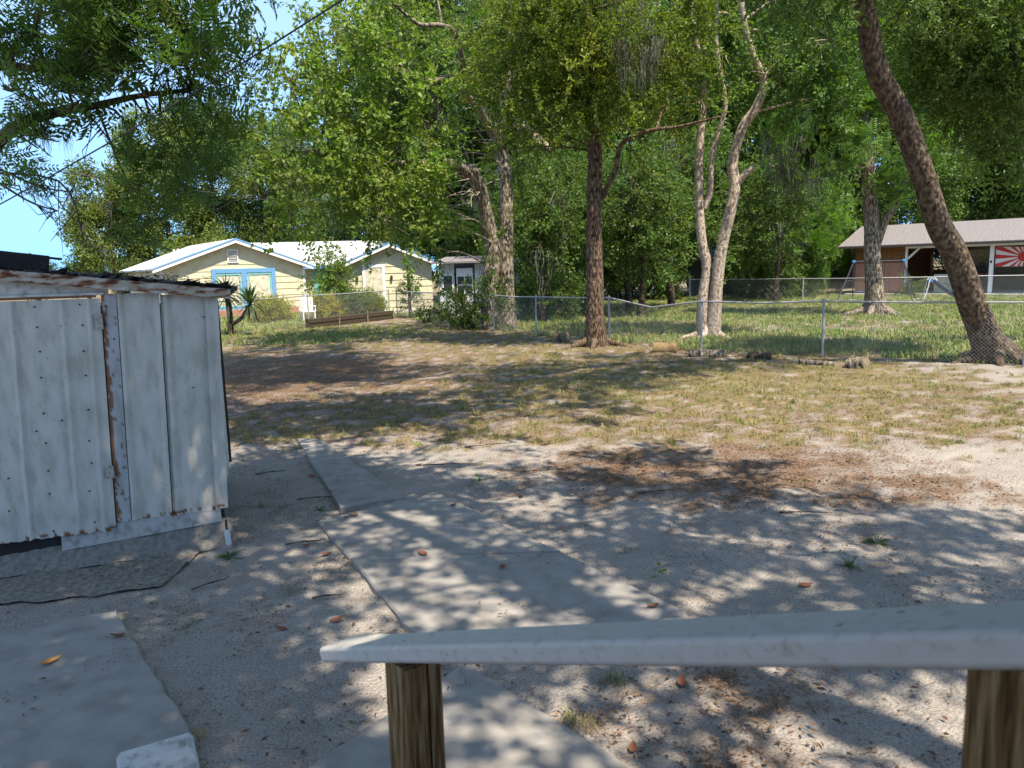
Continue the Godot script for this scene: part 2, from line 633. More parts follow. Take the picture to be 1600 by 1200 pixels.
func scatter() -> void:
	var xt := []
	var ct := []
	var xg := []
	var cg := []
	var xl := []
	var cl := []
	for k in 80000:
		var z := -1.5 - 27.0 * pow(rg.randf(), 1.25)
		var x := z * -0.86 * rg.randf_range(-1, 1)
		var cv := cover(x, z)
		var slab := on_slab(x, z)
		var inside := z > fence_z(x)
		var y := height(x, z)
		var s := rg.randf_range(0.6, 1.25)
		var b := Basis(Vector3.UP, rg.randf() * TAU).scaled(Vector3(s, s * rg.randf_range(0.7, 1.2), s))
		if inside and not slab and rg.randf() < cv.x * 0.62:
			var dry := clampf(rg.randf() * 0.9 + na.get_noise_2d(x * 40.0, z * 40.0), 0, 1)
			var col := Vector3(0.16, 0.21, 0.055).lerp(Vector3(0.38, 0.31, 0.15), dry) * rg.randf_range(0.75, 1.2)
			xt.append(Transform3D(b, Vector3(x, y - 0.004, z)))
			ct.append(Color(col.x, col.y, col.z))
		elif rg.randf() < (0.004 if slab else 0.02 + 0.5 * cv.y):
			var col := Vector3(0.25, 0.155, 0.1).lerp(Vector3(0.15, 0.1, 0.07), rg.randf()) * rg.randf_range(0.6, 1.5)
			xl.append(Transform3D(b, Vector3(x, 0.03 if slab else y + 0.001, z)))
			cl.append(Color(col.x, col.y, col.z))
	for k in 30000:
		var z := -10.0 - 34.0 * rg.randf()
		var x := z * -0.8 * rg.randf_range(-1, 1)
		if z > fence_z(x) - 0.1 and blob(x, z, -6.0, -24.0, 4.5, 4.2) < 0.4: continue
		if rg.randf() > cover(x, z).x: continue
		var s := rg.randf_range(0.6, 1.2) * (0.75 if z > fence_z(x) else 1.0)
		var dry := clampf(rg.randf() * 0.7 + na.get_noise_2d(x * 25.0, z * 25.0), 0, 1)
		var col := Vector3(0.15, 0.23, 0.055).lerp(Vector3(0.4, 0.37, 0.15), dry * 0.8) * rg.randf_range(0.75, 1.2)
		xg.append(Transform3D(Basis(Vector3.UP, rg.randf() * TAU).scaled(Vector3(s * 1.5, s, s * 1.5)), Vector3(x, height(x, z) - 0.005, z)))
		cg.append(Color(col.x, col.y, col.z))
	tag(copies("thin_turf", SPR.turf, M.blade, xt, ct), "thin patchy turf half dried out on the sandy yard", "grass")
	tag(copies("tall_grass", SPR.grass, M.blade, xg, cg), "greener uncut grass around and beyond the chain link fence", "grass")
	tag(copies("leaf_litter", SPR.litter, M.dead_leaf, xl, cl), "brown crumbled leaves and needles strewn over the sand", "leaf litter")

# ---------------------------------------------------------------- shed
func shed_sheet(u0: float, u1: float, v0: float, v1: float, ribs: Array, z: float, jag: float) -> MB:
	var b := MB.new()
	var nu := maxi(2, int((u1 - u0) / 0.012))
	var nv := maxi(2, int((v1 - v0) / 0.02))
	for j in nv + 1:
		for i in nu + 1:
			var u := lerpf(u0, u1, float(i) / nu)
			var t := float(j) / nv
			var low := v0 + jag * na.get_noise_1d(u * 260.0)
			var v := lerpf(low, v1, t)
			var d := z + 0.004 * na.get_noise_2d(u * 60.0, v * 40.0)
			for r in ribs:
				var q := absf(u - r)
				d += 0.02 * smoothstep(0.02, 0.009, q)
			# mildew specks scattered over the old paint, rust along the torn lower edge
			var sp := nb.get_noise_2d(u * 1300.0, v * 800.0) + 0.25 * na.get_noise_2d(u * 90.0 + 70.0, v * 26.0)
			var crowd := 0.4
			var f := smoothstep(crowd, crowd + 0.3, sp) * 0.65
			var col := Vector3(0.54, 0.525, 0.475).lerp(Vector3(0.32, 0.32, 0.27), f)
			var rust := nb.get_noise_2d(u * 300.0 + 30.0, v * 300.0)
			if v < low + 0.03 and rust > 0.1:
				col = Vector3(0.2, 0.09, 0.045)
			b.col = Color(col.x, col.y, col.z)
			b.add(Vector3(-(u - 0.033 * (v - 0.2)), v, d), Vector3(0, 0, 1))
	var w := nu + 1
	for j in nv + 1:
		for i in w:
			var k := j * w + i
			var dx := b.v[mini(k + 1, j * w + nu)] - b.v[maxi(k - 1, j * w)]
			var dy := b.v[minf(j + 1, nv) * w + i] - b.v[maxf(j - 1, 0) * w + i]
			var nn := dx.cross(dy).normalized()
			b.n[k] = nn if nn.z > 0 else -nn
	for j in nv:
		for i in nu:
			var a := j * w + i
			b.ix.append_array(PackedInt32Array([a, a + 1, a + w + 1, a, a + w + 1, a + w]))
	return b

func build_shed() -> void:
	var t := thing("metal_shed", "small leaning white metal shed with grimy ribbed panels and a rusty door edge", "shed", Vector3(-2.1, 0, -5.34), deg_to_rad(18.05))
	var b := MB.new()
	# carcass behind the sheets
	for s in [[-1.15, 0.92, -0.06, 2.3, 1.5, 0.05], [-1.15, 0.92, -1.8, 2.3, 1.5, 0.05]]:
		b = MB.new()
		b.box(xf(Vector3(s[0], s[1], s[2])), Vector3(s[3], s[4], s[5]))
		obj("inner_wall", b, M.old_wood, t)
	for sx in [-0.03, -2.28]:
		b = MB.new()
		b.box(xf(Vector3(sx - 0.01, 0.92, -0.92)), Vector3(0.04, 1.5, 1.7))
		obj("side_wall", b, M.shed_plain, t)
	obj("sheet", shed_sheet(0.34, 0.6, 0.236, 1.80, [0.35, 0.585], 0.0, 0.006), M.shed, t)
	obj("sheet", shed_sheet(0.036, 0.336, 0.24, 1.785, [0.3], 0.003, 0.006), M.shed, t)
	obj("corner_trim", shed_sheet(-0.03, 0.052, 0.25, 1.77, [0.045], 0.012, 0.006), M.shed, t)
	obj("sheet", shed_sheet(1.62, 2.3, 0.18, 1.8, [1.9, 2.2], 0.0, 0.006), M.shed, t)
	var head := MB.new()
	head.hexa([Vector3(-2.3, 1.80, -0.02), Vector3(-0.6, 1.80, -0.02), Vector3(-0.6, 1.90, -0.02), Vector3(-2.3, 2.09, -0.02), Vector3(-2.3, 1.80, 0.012), Vector3(-0.6, 1.80, 0.012), Vector3(-0.6, 1.90, 0.012), Vector3(-2.3, 2.09, 0.012)])
	obj("header_sheet", head, M.shed_plain, t)
	var hb := MB.new()
	hb.box(xf(Vector3(-1.45, 1.805, 0.02)), Vector3(1.66, 0.018, 0.03), 0.004)
	obj("header_strip", hb, M.shed_plain, t)
	var rb := MB.new()
	rb.box(xf(Vector3(-1.42, 1.788, 0.017)), Vector3(1.5, 0.014, 0.02), 0.003)
	obj("rusty_drip_edge", rb, M.rust, t)
	# door
	var door := obj("door", shed_sheet(0.7, 1.6, 0.185, 1.775, [0.765, 0.92, 1.21, 1.5], 0.02, 0.012), M.shed, t)
	var holes := [[1.031, 1.733], [0.771, 1.738], [1.03, 1.602], [0.891, 1.602], [0.768, 1.602], [1.031, 1.442], [0.778, 1.43], [1.042, 1.271], [0.899, 1.27], [0.781, 1.267], [1.053, 1.034], [0.883, 1.034], [0.789, 1.036], [0.951, 0.978], [1.106, 0.918], [1.061, 0.834], [0.805, 0.825], [1.066, 0.645], [0.917, 0.662], [0.804, 0.671], [1.075, 0.488], [0.836, 0.478], [1.079, 0.229], [0.826, 0.258], [1.3, 0.62], [1.32, 0.4]]
	var disc := CylinderMesh.new()
	disc.top_radius = 0.0055
	disc.bottom_radius = 0.0065
	disc.height = 0.006
	disc.radial_segments = 8
	disc.rings = 0
	for h in holes:
		var s := obj("nail", disc, M.iron, door)
		s.position = Vector3(-h[0], h[1], 0.024)
		s.rotation.x = PI / 2
	for h in [[0.129, 1.136], [0.02, 1.62], [0.0, 1.5], [0.62, 1.72], [0.63, 1.6], [0.59, 1.5], [0.3, 0.26], [0.25, 0.27]]:
		var s := obj("nail", disc, M.iron, t)
		s.position = Vector3(-h[0], h[1], 0.017)
		s.rotation.x = PI / 2
	# hinge post strip: bare grey metal with a ragged rusted edge
	var hp := shed_sheet(0.605, 0.695, 0.232, 1.8, [], 0.008, 0.01)
	for k in hp.v.size():
		var p := hp.v[k]
		var f := nb.get_noise_2d(p.x * 500.0, p.y * 170.0) + 0.9 * smoothstep(-0.655 - 0.033 * (0.2 - p.y), -0.69 - 0.033 * (0.2 - p.y), p.x)
		if f > 0.42:
			hp.c[k] = Color(0.25, 0.12, 0.07)
		else:
			hp.c[k] = Color(0.42, 0.43, 0.44)
	obj("hinge_post", hp, M.shed, t)
	for q in [[0.67, 1.62, 0.1, false], [0.70, 0.6, 0.085, false]]:
		var hg := MB.new()
		hg.box(xf(Vector3(-q[0], q[1], 0.036)), Vector3(0.04, q[2], 0.008), 0.002)
		hg.tube([Vector3(-q[0] + 0.022, q[1] - q[2] / 2, 0.04), Vector3(-q[0] + 0.022, q[1] + q[2] / 2, 0.04)], [0.007, 0.007], 8)
		obj("hinge", hg, M.hinge, t)
	# skirting below the sheets: pale tin, then a dark strip, dirt covered lip
	var sk := MB.new()
	sk.hexa([Vector3(-1.04, 0.09, -0.01), Vector3(-0.02, 0.16, -0.01), Vector3(-0.02, 0.25, -0.01), Vector3(-1.04, 0.22, -0.01), Vector3(-1.04, 0.085, 0.03), Vector3(-0.02, 0.155, 0.02), Vector3(-0.02, 0.25, -0.002), Vector3(-1.04, 0.22, -0.002)])
	obj("skirt_flashing", sk, M.tin, t)
	sk = MB.new()
	sk.hexa([Vector3(-2.3, 0.02, -0.02), Vector3(-1.0, 0.08, -0.02), Vector3(-1.0, 0.22, -0.02), Vector3(-2.3, 0.2, -0.02), Vector3(-2.3, 0.02, -0.008), Vector3(-1.0, 0.08, -0.008), Vector3(-1.0, 0.22, -0.008), Vector3(-2.3, 0.2, -0.008)])
	obj("skirt_board", sk, M.black_felt, t)
	# a draped strip of liner along the foot
	var ln := MB.new()
	for j in 7:
		for i in 60:
			var u := -0.05 + 2.4 * i / 59.0
			var f := j / 6.0
			var y := lerpf(0.17 - 0.055 * u, 0.012, pow(f, 0.55)) + 0.014 * na.get_noise_2d(u * 130.0, f * 60.0)
			ln.add(Vector3(-u, y, 0.0 + 0.2 * f + 0.02 * nb.get_noise_2d(u * 60.0, f * 40.0)), Vector3(0, 0.7, 0.7))
	for j in 6:
		for i in 59:
			var a := j * 60 + i
			ln.ix.append_array(PackedInt32Array([a, a + 60, a + 61, a, a + 61, a + 1]))
	obj("foot_liner", ln, M.liner, t)
	# roof
	var rf := MB.new()
	rf.hexa([Vector3(-2.5, 2.10, 0.06), Vector3(0.17, 1.765, 0.06), Vector3(0.17, 1.80, 0.06), Vector3(-2.5, 2.135, 0.06), Vector3(-2.5, 2.10, -2.0), Vector3(0.17, 1.765, -2.0), Vector3(0.17, 1.80, -2.0), Vector3(-2.5, 2.135, -2.0)])
	var roof := obj("roof", rf, M.black_felt, t)
	var fa := MB.new()
	fa.hexa([Vector3(-2.5, 2.062, 0.062), Vector3(0.168, 1.74, 0.062), Vector3(0.168, 1.806, 0.062), Vector3(-2.5, 2.14, 0.062), Vector3(-2.5, 2.062, 0.085), Vector3(0.168, 1.74, 0.085), Vector3(0.168, 1.806, 0.085), Vector3(-2.5, 2.14, 0.085)])
	obj("fascia", fa, M.fascia, t)
	for k in 34:
		var u := rg.randf_range(-0.1, 1.4)
		if k > 26: u = rg.randf_range(0.8, 1.4)
		var p := Vector3(-u, 1.80 + 0.126 * u + 0.012, rg.randf_range(-0.5, 0.02))
		var sh := MB.new()
		sh.box(xf(p, Vector3(rg.randf_range(-0.5, 0.3), rg.randf_range(-0.8, 0.8), rg.randf_range(-0.3, 0.45))), Vector3(rg.randf_range(0.08, 0.24), 0.008, rg.randf_range(0.08, 0.2)), 0.002)
		obj("curled_shingle", sh, M.black_felt, roof)
	var pk := MB.new()
	pk.box(xf(Vector3(-1.12, 2.03, -0.2), Vector3(0, 0.2, -0.14)), Vector3(0.3, 0.11, 0.02), 0.003)
	pk.box(xf(Vector3(-1.25, 2.09, -0.24), Vector3(0, 0.2, -0.14)), Vector3(0.7, 0.015, 0.06), 0.003)
	obj("roof_board", pk, M.black_felt, roof)
	var lx := []
	var lc := []
	for k in 150:
		var u := rg.randf_range(-0.15, 1.5)
		lx.append(Transform3D(Basis.from_euler(Vector3(rg.randf_range(-0.4, 0.4), rg.randf() * TAU, rg.randf_range(-0.4, 0.4))), Vector3(-u, 1.81 + 0.126 * u + rg.randf() * 0.02, rg.randf_range(-0.9, 0.03))))
		var g := rg.randf_range(0.02, 0.09)
		lc.append(Color(g * 1.3, g, g * 0.8))
	copies("roof_litter", SPR.litter, M.dead_leaf, lx, lc, roof)
	# pipe stub, ground fabric
	var p := thing("pipe_stub", "grey plastic pipe stub standing in the sand at the shed corner", "pipe", Vector3(-2.04, 0, -5.2))
	var pb := MB.new()
	pb.tube([Vector3(0.012, -0.03, 0), Vector3(0.0, 0.13, -0.01)], [0.02, 0.02], 12)
	obj("pipe", pb, M.pvc, p)
	pb = MB.new()
	pb.tube([Vector3(0, 0.13, -0.01), Vector3(-0.004, 0.2, -0.02)], [0.008, 0.008], 8)
	obj("riser", pb, M.iron, p)
	var gf := MB.new()
	for j in 22:
		for i in 40:
			var x := -3.7 + 1.5 * i / 39.0
			var z := -4.22 - 0.62 * j / 21.0 - 0.27 * (i / 39.0)
			gf.add(Vector3(x + 0.03 * na.get_noise_2d(z * 90.0, 3.0), 0.016 + height(x, z) + 0.01 * nb.get_noise_2d(x * 70.0, z * 70.0), z), Vector3.UP)
	for j in 21:
		for i in 39:
			var a := j * 40 + i
			gf.ix.append_array(PackedInt32Array([a, a + 41, a + 1, a, a + 40, a + 41]))
	tag(obj("ground_fabric", gf, M.liner), "dark grey weed fabric lying on the sand before the shed", "fabric")
	var pv := MB.new()
	pv.box(xf(Vector3(-1.42, 0.02, -2.74), Vector3(0.03, 0.5, 0)), Vector3(0.28, 0.09, 0.22), 0.018)
	tag(obj("paving_block", pv, M.pale_block), "pale concrete paving block at the edge of the slab", "paving block")

# ---------------------------------------------------------------- handrail
func build_rail() -> void:
	var l := Vector3(-0.49, 1.0, -1.75)
	var dir := Vector3(0.92, 0.58, 1.13).normalized()
	var across := Vector3(0.776, 0, -0.631).normalized()
	var up := across.cross(dir).normalized()
	if up.y < 0: up = -up
	var t := thing("stair_handrail", "white painted wooden handrail sloping down on square timber posts", "handrail", Vector3(-0.17, 0, -1.43))
	var o := t.position
	# rounded board, swept along the slope
	var b := MB.new()
	var prof := []
	for q in [[0.1, 0.0, 0.0], [0.1, -0.038, -PI / 2], [0.0, -0.038, -PI], [0.0, 0.0, -PI * 1.5]]:
		var cx: float = q[0] - 0.010 if q[0] > 0.05 else q[0] + 0.010
		var cy: float = q[1] - 0.010 if q[1] > -0.02 else q[1] + 0.010
		for k in 4:
			var a: float = q[2] + PI / 2 - (PI / 2) * k / 3.0
			prof.append([cx, cy, cos(a), sin(a)])
	var m := prof.size()
	var steps := [[0.0, 0.3], [0.003, 0.8], [0.01, 1.0], [0.3, 1.0], [0.7, 1.0], [1.1, 1.0], [1.5, 1.0], [1.95, 1.0]]
	for s in steps:
		for q in prof:
			var off: Vector3 = across * (q[0] + q[2] * 0.010 * s[1]) + up * (q[1] + q[3] * 0.010 * s[1])
			var nn: Vector3 = across * q[2] + up * q[3]
			if s[0] < 0.005: nn = (nn * s[1] - dir).normalized()
			b.add(l + dir * s[0] + off - o, nn)
	for j in steps.size() - 1:
		for k in m:
			var a := j * m + k
			var d := j * m + (k + 1) % m
			b.ix.append_array(PackedInt32Array([a, d, d + m, a, d + m, a + m]))
	for e in [0, steps.size() - 1]:
		var nn := -dir if e == 0 else dir
		var mid: Vector3 = l + dir * steps[e][0] + across * 0.05 - up * 0.019 - o
		var k0 := b.add(mid, nn)
		for k in m: b.add(b.v[e * m + k], nn)
		for k in m: b.ix.append_array(PackedInt32Array([k0, k0 + 1 + k, k0 + 1 + (k + 1) % m]))
	var rail := obj("rail", b, M.rail_paint, t)
	for q in [[0.39, 0.03], [0.44, 0.07], [1.38, 0.03], [1.43, 0.07]]:
		var sc := MB.new()
		var at: Vector3 = l + dir * q[0] + across * q[1] - o
		sc.tube([at - up * 0.002, at + up * 0.0012], [0.0045, 0.004], 10)
		obj("screw_head", sc, M.hinge, rail)
	var yaw := atan2(across.x, across.z)
	for q in [[0.375, M.post], [1.558, M.post]]:
		var p: Vector3 = l + dir * q[0] + across * 0.05 - up * 0.034
		var top := p.y - 0.004
		# 89 mm post with eased corners and a drying check down one face
		var h := 0.0445
		var e := 0.006
		var poly := PackedVector2Array([Vector2(-h + e, -h), Vector2(h - e, -h), Vector2(h, -h + e), Vector2(h, h - e), Vector2(h - e, h), Vector2(-h + e, h), Vector2(-h, h - e), Vector2(-h, 0.010), Vector2(-h + 0.022, 0.007), Vector2(-h, 0.0045), Vector2(-h, -h + e)])
		var pb := MB.new()
		pb.prism(poly, -0.05, top)
		var post := obj("post", pb, q[1], t)
		post.position = Vector3(p.x - o.x, 0, p.z - o.z)
		post.rotation.y = yaw

# the porch the view is taken from: deck, roof and house wall, whose shade greys the handrail
func build_porch() -> void:
	var t := thing("covered_porch", "covered wooden porch with a low deck and flat roof behind the handrail", "porch", Vector3(1.2, 0, 1.2))
	for k in 16:
		bar(t, "deck_board", Vector3(0, 0.33, -1.72 + 0.2 * k), Vector3(5.2, 0.035, 0.19), M.old_wood, 0.004)
	bar(t, "roof_panel", Vector3(0, 2.95, -0.3), Vector3(5.4, 0.12, 3.3), M.old_wood)
	for k in 9:
		bar(t, "wall_board", Vector3(0, 0.45 + 0.29 * k, 1.45), Vector3(5.2, 0.28, 0.08), M.cedar)
	for s in [-2.5, 2.5]:
		bar(t, "roof_post", Vector3(s, 1.45, -1.55), Vector3(0.09, 2.9, 0.09), M.post)
	for s in [-2.3, 2.3]:
		bar(t, "deck_beam", Vector3(s, 0.15, -0.2), Vector3(0.09, 0.3, 3.1), M.old_wood)

# ---------------------------------------------------------------- fences
func link_panel(a: Vector3, b: Vector3, h: float, pitch: float, r: float, sag := 0.0) -> MB:
	var m := MB.new()
	var l := a.distance_to(b)
	var d := (b - a) / l
	var nn := Vector3(-d.z, 0, d.x)
	var cnt := int((l + h) / pitch)
	for s in [-1.0, 1.0]:
		for k in cnt:
			var u0 := k * pitch - (h if s > 0 else 0.0)
			var u1 = u0 + h * s
			var y0 := 0.03
			var y1 := h
			# clip to the panel
			var lo := clampf(u0, 0, l)
			var hi := clampf(u1, 0, l)
			if absf(hi - lo) < 0.02: continue
			var ya := lerpf(y0, y1, (lo - u0) / (u1 - u0))
			var yb := lerpf(y0, y1, (hi - u0) / (u1 - u0))
			var wob := nn * 0.012 * na.get_noise_2d(lo * 50.0, s * 90.0)
			var p := a + d * lo + Vector3(0, ya - sag * ya * (1.0 - absf(2.0 * lo / l - 1.0)), 0) + wob
			var q := a + d * hi + Vector3(0, yb - sag * yb * (1.0 - absf(2.0 * hi / l - 1.0)), 0) + wob
			m.tube([p, q], [r, r], 3, false)
	return m

func fence(label: String, posts: Array, h: float, sags: Dictionary, pitch := 0.065, r := 0.0016) -> void:
	var o := Vector3(posts[0][0], 0, posts[0][1])
	var t := thing("chain_link_fence", label, "fence", o)
	for k in posts.size():
		var p := Vector3(posts[k][0], 0, posts[k][1]) - o
		var lean := Vector3(rg.randf_range(-0.02, 0.02), 0, rg.randf_range(-0.02, 0.02))
		var b := MB.new()
		b.tube([p + Vector3(0, -0.1, 0), p + lean + Vector3(0, h + 0.02, 0)], [0.026, 0.026], 10)
		b.tube([p + lean + Vector3(0, h + 0.015, 0), p + lean + Vector3(0, h + 0.04, 0), p + lean + Vector3(0, h + 0.055, 0)], [0.031, 0.029, 0.012], 10)
		obj("post", b, M.galvanized, t)
		if k == posts.size() - 1: break
		var q := Vector3(posts[k + 1][0], 0, posts[k + 1][1]) - o
		var sag: float = sags.get(k, 0.0)
		var rail := MB.new()
		var up := Vector3(0, h, 0)
		if sag > 0:
			rail.tube([p + up, p.lerp(q, 0.5) + up * (1.0 - sag), q + up], [0.019, 0.019, 0.019], 8)
		else:
			rail.tube([p + up, p.lerp(q, 0.5) + up - Vector3(0, 0.01, 0), q + up], [0.019, 0.019, 0.019], 8)
		obj("top_rail", rail, M.galvanized, t)
		stuff(obj("wire_mesh", link_panel(p, q, h, pitch, r, sag), M.galvanized, t))

# ---------------------------------------------------------------- buildings
func half_at(y: float, w: float, eave: float, ridge: float) -> float:
	return w / 2.0 if y <= eave else w / 2.0 * (ridge - y) / (ridge - eave)

func gable_boards(t: Node3D, cx: float, w: float, eave: float, ridge: float, z: float, bh: float, m: Material) -> void:
	var y := 0.0
	while y < ridge - 0.03:
		var y1 := minf(y + bh, ridge)
		var a := half_at(y, w, eave, ridge)
		var d := half_at(y1, w, eave, ridge)
		var b := MB.new()
		b.hexa([Vector3(cx - a, y, z - 0.03), Vector3(cx + a, y, z - 0.03), Vector3(cx + d, y1, z - 0.03), Vector3(cx - d, y1, z - 0.03), Vector3(cx - a, y, z + 0.03), Vector3(cx + a, y, z + 0.03), Vector3(cx + d, y1, z + 0.008), Vector3(cx - d, y1, z + 0.008)])
		obj("siding_board", b, m, t)
		y = y1

func side_boards(t: Node3D, x: float, out: float, z0: float, z1: float, eave: float, bh: float, m: Material) -> void:
	var y := 0.0
	while y < eave - 0.03:
		var y1 := minf(y + bh, eave)
		var b := MB.new()
		b.hexa([Vector3(x - 0.03 * out, y, z0), Vector3(x - 0.03 * out, y, z1), Vector3(x - 0.03 * out, y1, z1), Vector3(x - 0.03 * out, y1, z0), Vector3(x + 0.03 * out, y, z0), Vector3(x + 0.03 * out, y, z1), Vector3(x + 0.008 * out, y1, z1), Vector3(x + 0.008 * out, y1, z0)])
		obj("siding_board", b, m, t)
		y = y1

func gable_roof(t: Node3D, cx: float, w: float, eave: float, ridge: float, z0: float, z1: float, over: float, m: Material, trim: Material, seams := true) -> void:
	var slope := (ridge - eave) / (w / 2.0)
	for s in [-1.0, 1.0]:
		var e := Vector3(cx + s * (w / 2.0 + over), eave - over * slope + 0.04, 0)
		var r := Vector3(cx, ridge + 0.05, 0)
		var up := Vector3(0, 0.07, 0)
		var a := Vector3(0, 0, z0)
		var d := Vector3(0, 0, z1)
		var b := MB.new()
		b.hexa([e + a, r + a, r + d, e + d, e + a + up, r + a + up, r + d + up, e + d + up])
		var roof := obj("roof", b, m, t)
		if seams:
			var k := z1 + 0.3
			while k < z0 - 0.05:
				var sm := MB.new()
				sm.hexa([e + Vector3(0, 0.072, k), r + Vector3(0, 0.072, k), r + Vector3(0, 0.072, k + 0.03), e + Vector3(0, 0.072, k + 0.03), e + Vector3(0, 0.092, k), r + Vector3(0, 0.092, k), r + Vector3(0, 0.092, k + 0.03), e + Vector3(0, 0.092, k + 0.03)])
				obj("roof_seam", sm, m, roof)
				k += 0.75
		var f := MB.new()
		var dn := Vector3(0, -0.12, 0)
		var ft := Vector3(0, 0, 0.03)
		f.hexa([e + a + dn, r + a + dn, r + a + up, e + a + up, e + a + dn + ft, r + a + dn + ft, r + a + up + ft, e + a + up + ft])
		obj("rake_board", f, M.white_trim, t)
		f = MB.new()
		ft = Vector3(0, 0, 0.05)
		f.hexa([e + a + up * 0.3, r + a + up * 0.3, r + a + up * 1.3, e + a + up * 1.3, e + a + up * 0.3 + ft, r + a + up * 0.3 + ft, r + a + up * 1.3 + ft, e + a + up * 1.3 + ft])
		obj("drip_edge", f, trim, t)

func bar(t: Node3D, called: String, at: Vector3, size: Vector3, m: Material, ch := 0.006) -> MeshInstance3D:
	var b := MB.new()
	b.box(xf(at), size, ch)
	return obj(called, b, m, t)

func build_houses() -> void:
	var h := thing("yellow_house", "pale yellow house whose gable holds a wide blue framed opening", "house", Vector3(-12.75, 0, -36.3), deg_to_rad(35))
	var W := 6.5
	gable_boards(h, 0, W, 2.3, 3.45, 0, 0.3, M.yellow)
	side_boards(h, -W / 2, -1, -8.2, -0.04, 2.3, 0.3, M.yellow)
	side_boards(h, W / 2, 1, -8.2, -0.04, 2.3, 0.3, M.yellow)
	bar(h, "back_wall", Vector3(0, 1.15, -8.2), Vector3(W - 0.1, 2.3, 0.1), M.yellow)
	gable_roof(h, 0, W, 2.3, 3.45, 0.35, -8.6, 0.4, M.white_roof, M.blue_trim)
	for s in [-1.0, 1.0]:
		bar(h, "corner_board", Vector3(s * W / 2, 1.15, 0.03), Vector3(0.12, 2.3, 0.05), M.white_trim)
	var g := bar(h, "opening_panel", Vector3(0.35, 1.2, 0.045), Vector3(2.7, 1.7, 0.03), M.cream)
	for q in [[-1.38, 1.2, 0.2, 2.0], [1.38, 1.2, 0.2, 2.0]]:
		bar(g, "casing", Vector3(0.35 + q[0], q[1], 0.075), Vector3(q[2], q[3], 0.05), M.blue_trim)
	bar(g, "casing", Vector3(0.35, 2.1, 0.076), Vector3(2.56, 0.2, 0.05), M.blue_trim)
	bar(g, "casing", Vector3(0.35, 0.3, 0.076), Vector3(2.56, 0.18, 0.05), M.blue_trim)
	bar(g, "mullion", Vector3(0.35, 1.2, 0.078), Vector3(0.26, 1.6, 0.05), M.blue_trim)
	for s in [-0.72, 0.72]:
		for q in [[s, 1.93, 1.1, 0.07], [s, 0.45, 1.1, 0.07]]:
			bar(g, "inner_trim", Vector3(0.35 + q[0], q[1], 0.07), Vector3(q[2], q[3], 0.03), M.teal)
		for e in [-0.5, 0.5]:
			bar(g, "inner_trim", Vector3(0.35 + s + e, 1.19, 0.069), Vector3(0.07, 1.4, 0.03), M.teal)
	var v := bar(h, "gable_vent", Vector3(-0.1, 2.78, 0.05), Vector3(0.5, 0.6, 0.05), M.white_trim)
	for k in 7:
		var sl := MB.new()
		sl.box(xf(Vector3(-0.1, 2.56 + 0.072 * k, 0.085), Vector3(0.6, 0, 0)), Vector3(0.4, 0.05, 0.012))
		obj("louvre_slat", sl, M.grey_slat, v)
	for k in 3:
		var wn := bar(h, "window", Vector3(-W / 2 - 0.04, 1.6, -1.6 - 2.2 * k), Vector3(0.05, 0.8, 0.7), M.white_trim)
		bar(wn, "pane", Vector3(-W / 2 - 0.07, 1.6, -1.6 - 2.2 * k), Vector3(0.02, 0.66, 0.56), M.blue_glass)
	for z in [-3.5, -4.4]:
		var vp := MB.new()
		vp.tube([Vector3(-1.7, 2.8, z), Vector3(-1.7, 3.25, z)], [0.05, 0.05], 8)
		obj("roof_vent_pipe", vp, M.white_trim, h)
	bar(h, "brick_planter", Vector3(0.3, 0.16, 0.5), Vector3(4.6, 0.32, 0.7), M.brick)
	bar(h, "foundation", Vector3(0, 0.06, 0.12), Vector3(W, 0.14, 0.12), M.pale_block)

	var e := thing("yellow_house", "pale yellow house wing with a white framed door under its small gable", "house", Vector3(-5.28, 0, -34.5), deg_to_rad(12))
	W = 3.7
	gable_boards(e, 0, W, 2.25, 3.02, 0, 0.3, M.yellow)
	side_boards(e, -W / 2, -1, -10, -0.04, 2.25, 0.3, M.yellow)
	side_boards(e, W / 2, 1, -10, -0.04, 2.25, 0.3, M.yellow)
	gable_roof(e, 0, W, 2.25, 3.02, 0.35, -10.4, 0.3, M.white_roof, M.blue_trim)
	var d := bar(e, "door", Vector3(-0.72, 1.08, 0.05), Vector3(0.72, 2.0, 0.05), M.cream)
	for s in [-1.0, 1.0]:
		bar(d, "door_frame", Vector3(-0.72 + s * 0.43, 1.1, 0.06), Vector3(0.13, 2.1, 0.07), M.white_trim)
	bar(d, "door_frame", Vector3(-0.72, 2.13, 0.062), Vector3(0.99, 0.13, 0.07), M.white_trim)
	var kn := MB.new()
	kn.tube([Vector3(-0.45, 1.0, 0.07), Vector3(-0.45, 1.0, 0.13)], [0.025, 0.03], 8)
	obj("door_knob", kn, M.iron, d)
	for q in [[-1.45, 1.6], [0.05, 1.6]]:
		var wl := MB.new()
		wl.box(xf(Vector3(q[0], q[1], 0.08)), Vector3(0.1, 0.2, 0.1), 0.02)
		obj("wall_lamp", wl, M.iron, e)
	bar(e, "foundation", Vector3(0, 0.08, 0.08), Vector3(W + 0.1, 0.16, 0.14), M.pale_block)
	# main block behind
	var z0 := -9.0
	for y in 8:
		bar(e, "siding_board", Vector3(-5.6, 0.15 + 0.285 * y, z0), Vector3(7.4, 0.28, 0.06), M.yellow)
	bar(e, "shutter", Vector3(-3.2, 1.3, z0 + 0.06), Vector3(0.9, 1.5, 0.05), M.teal)
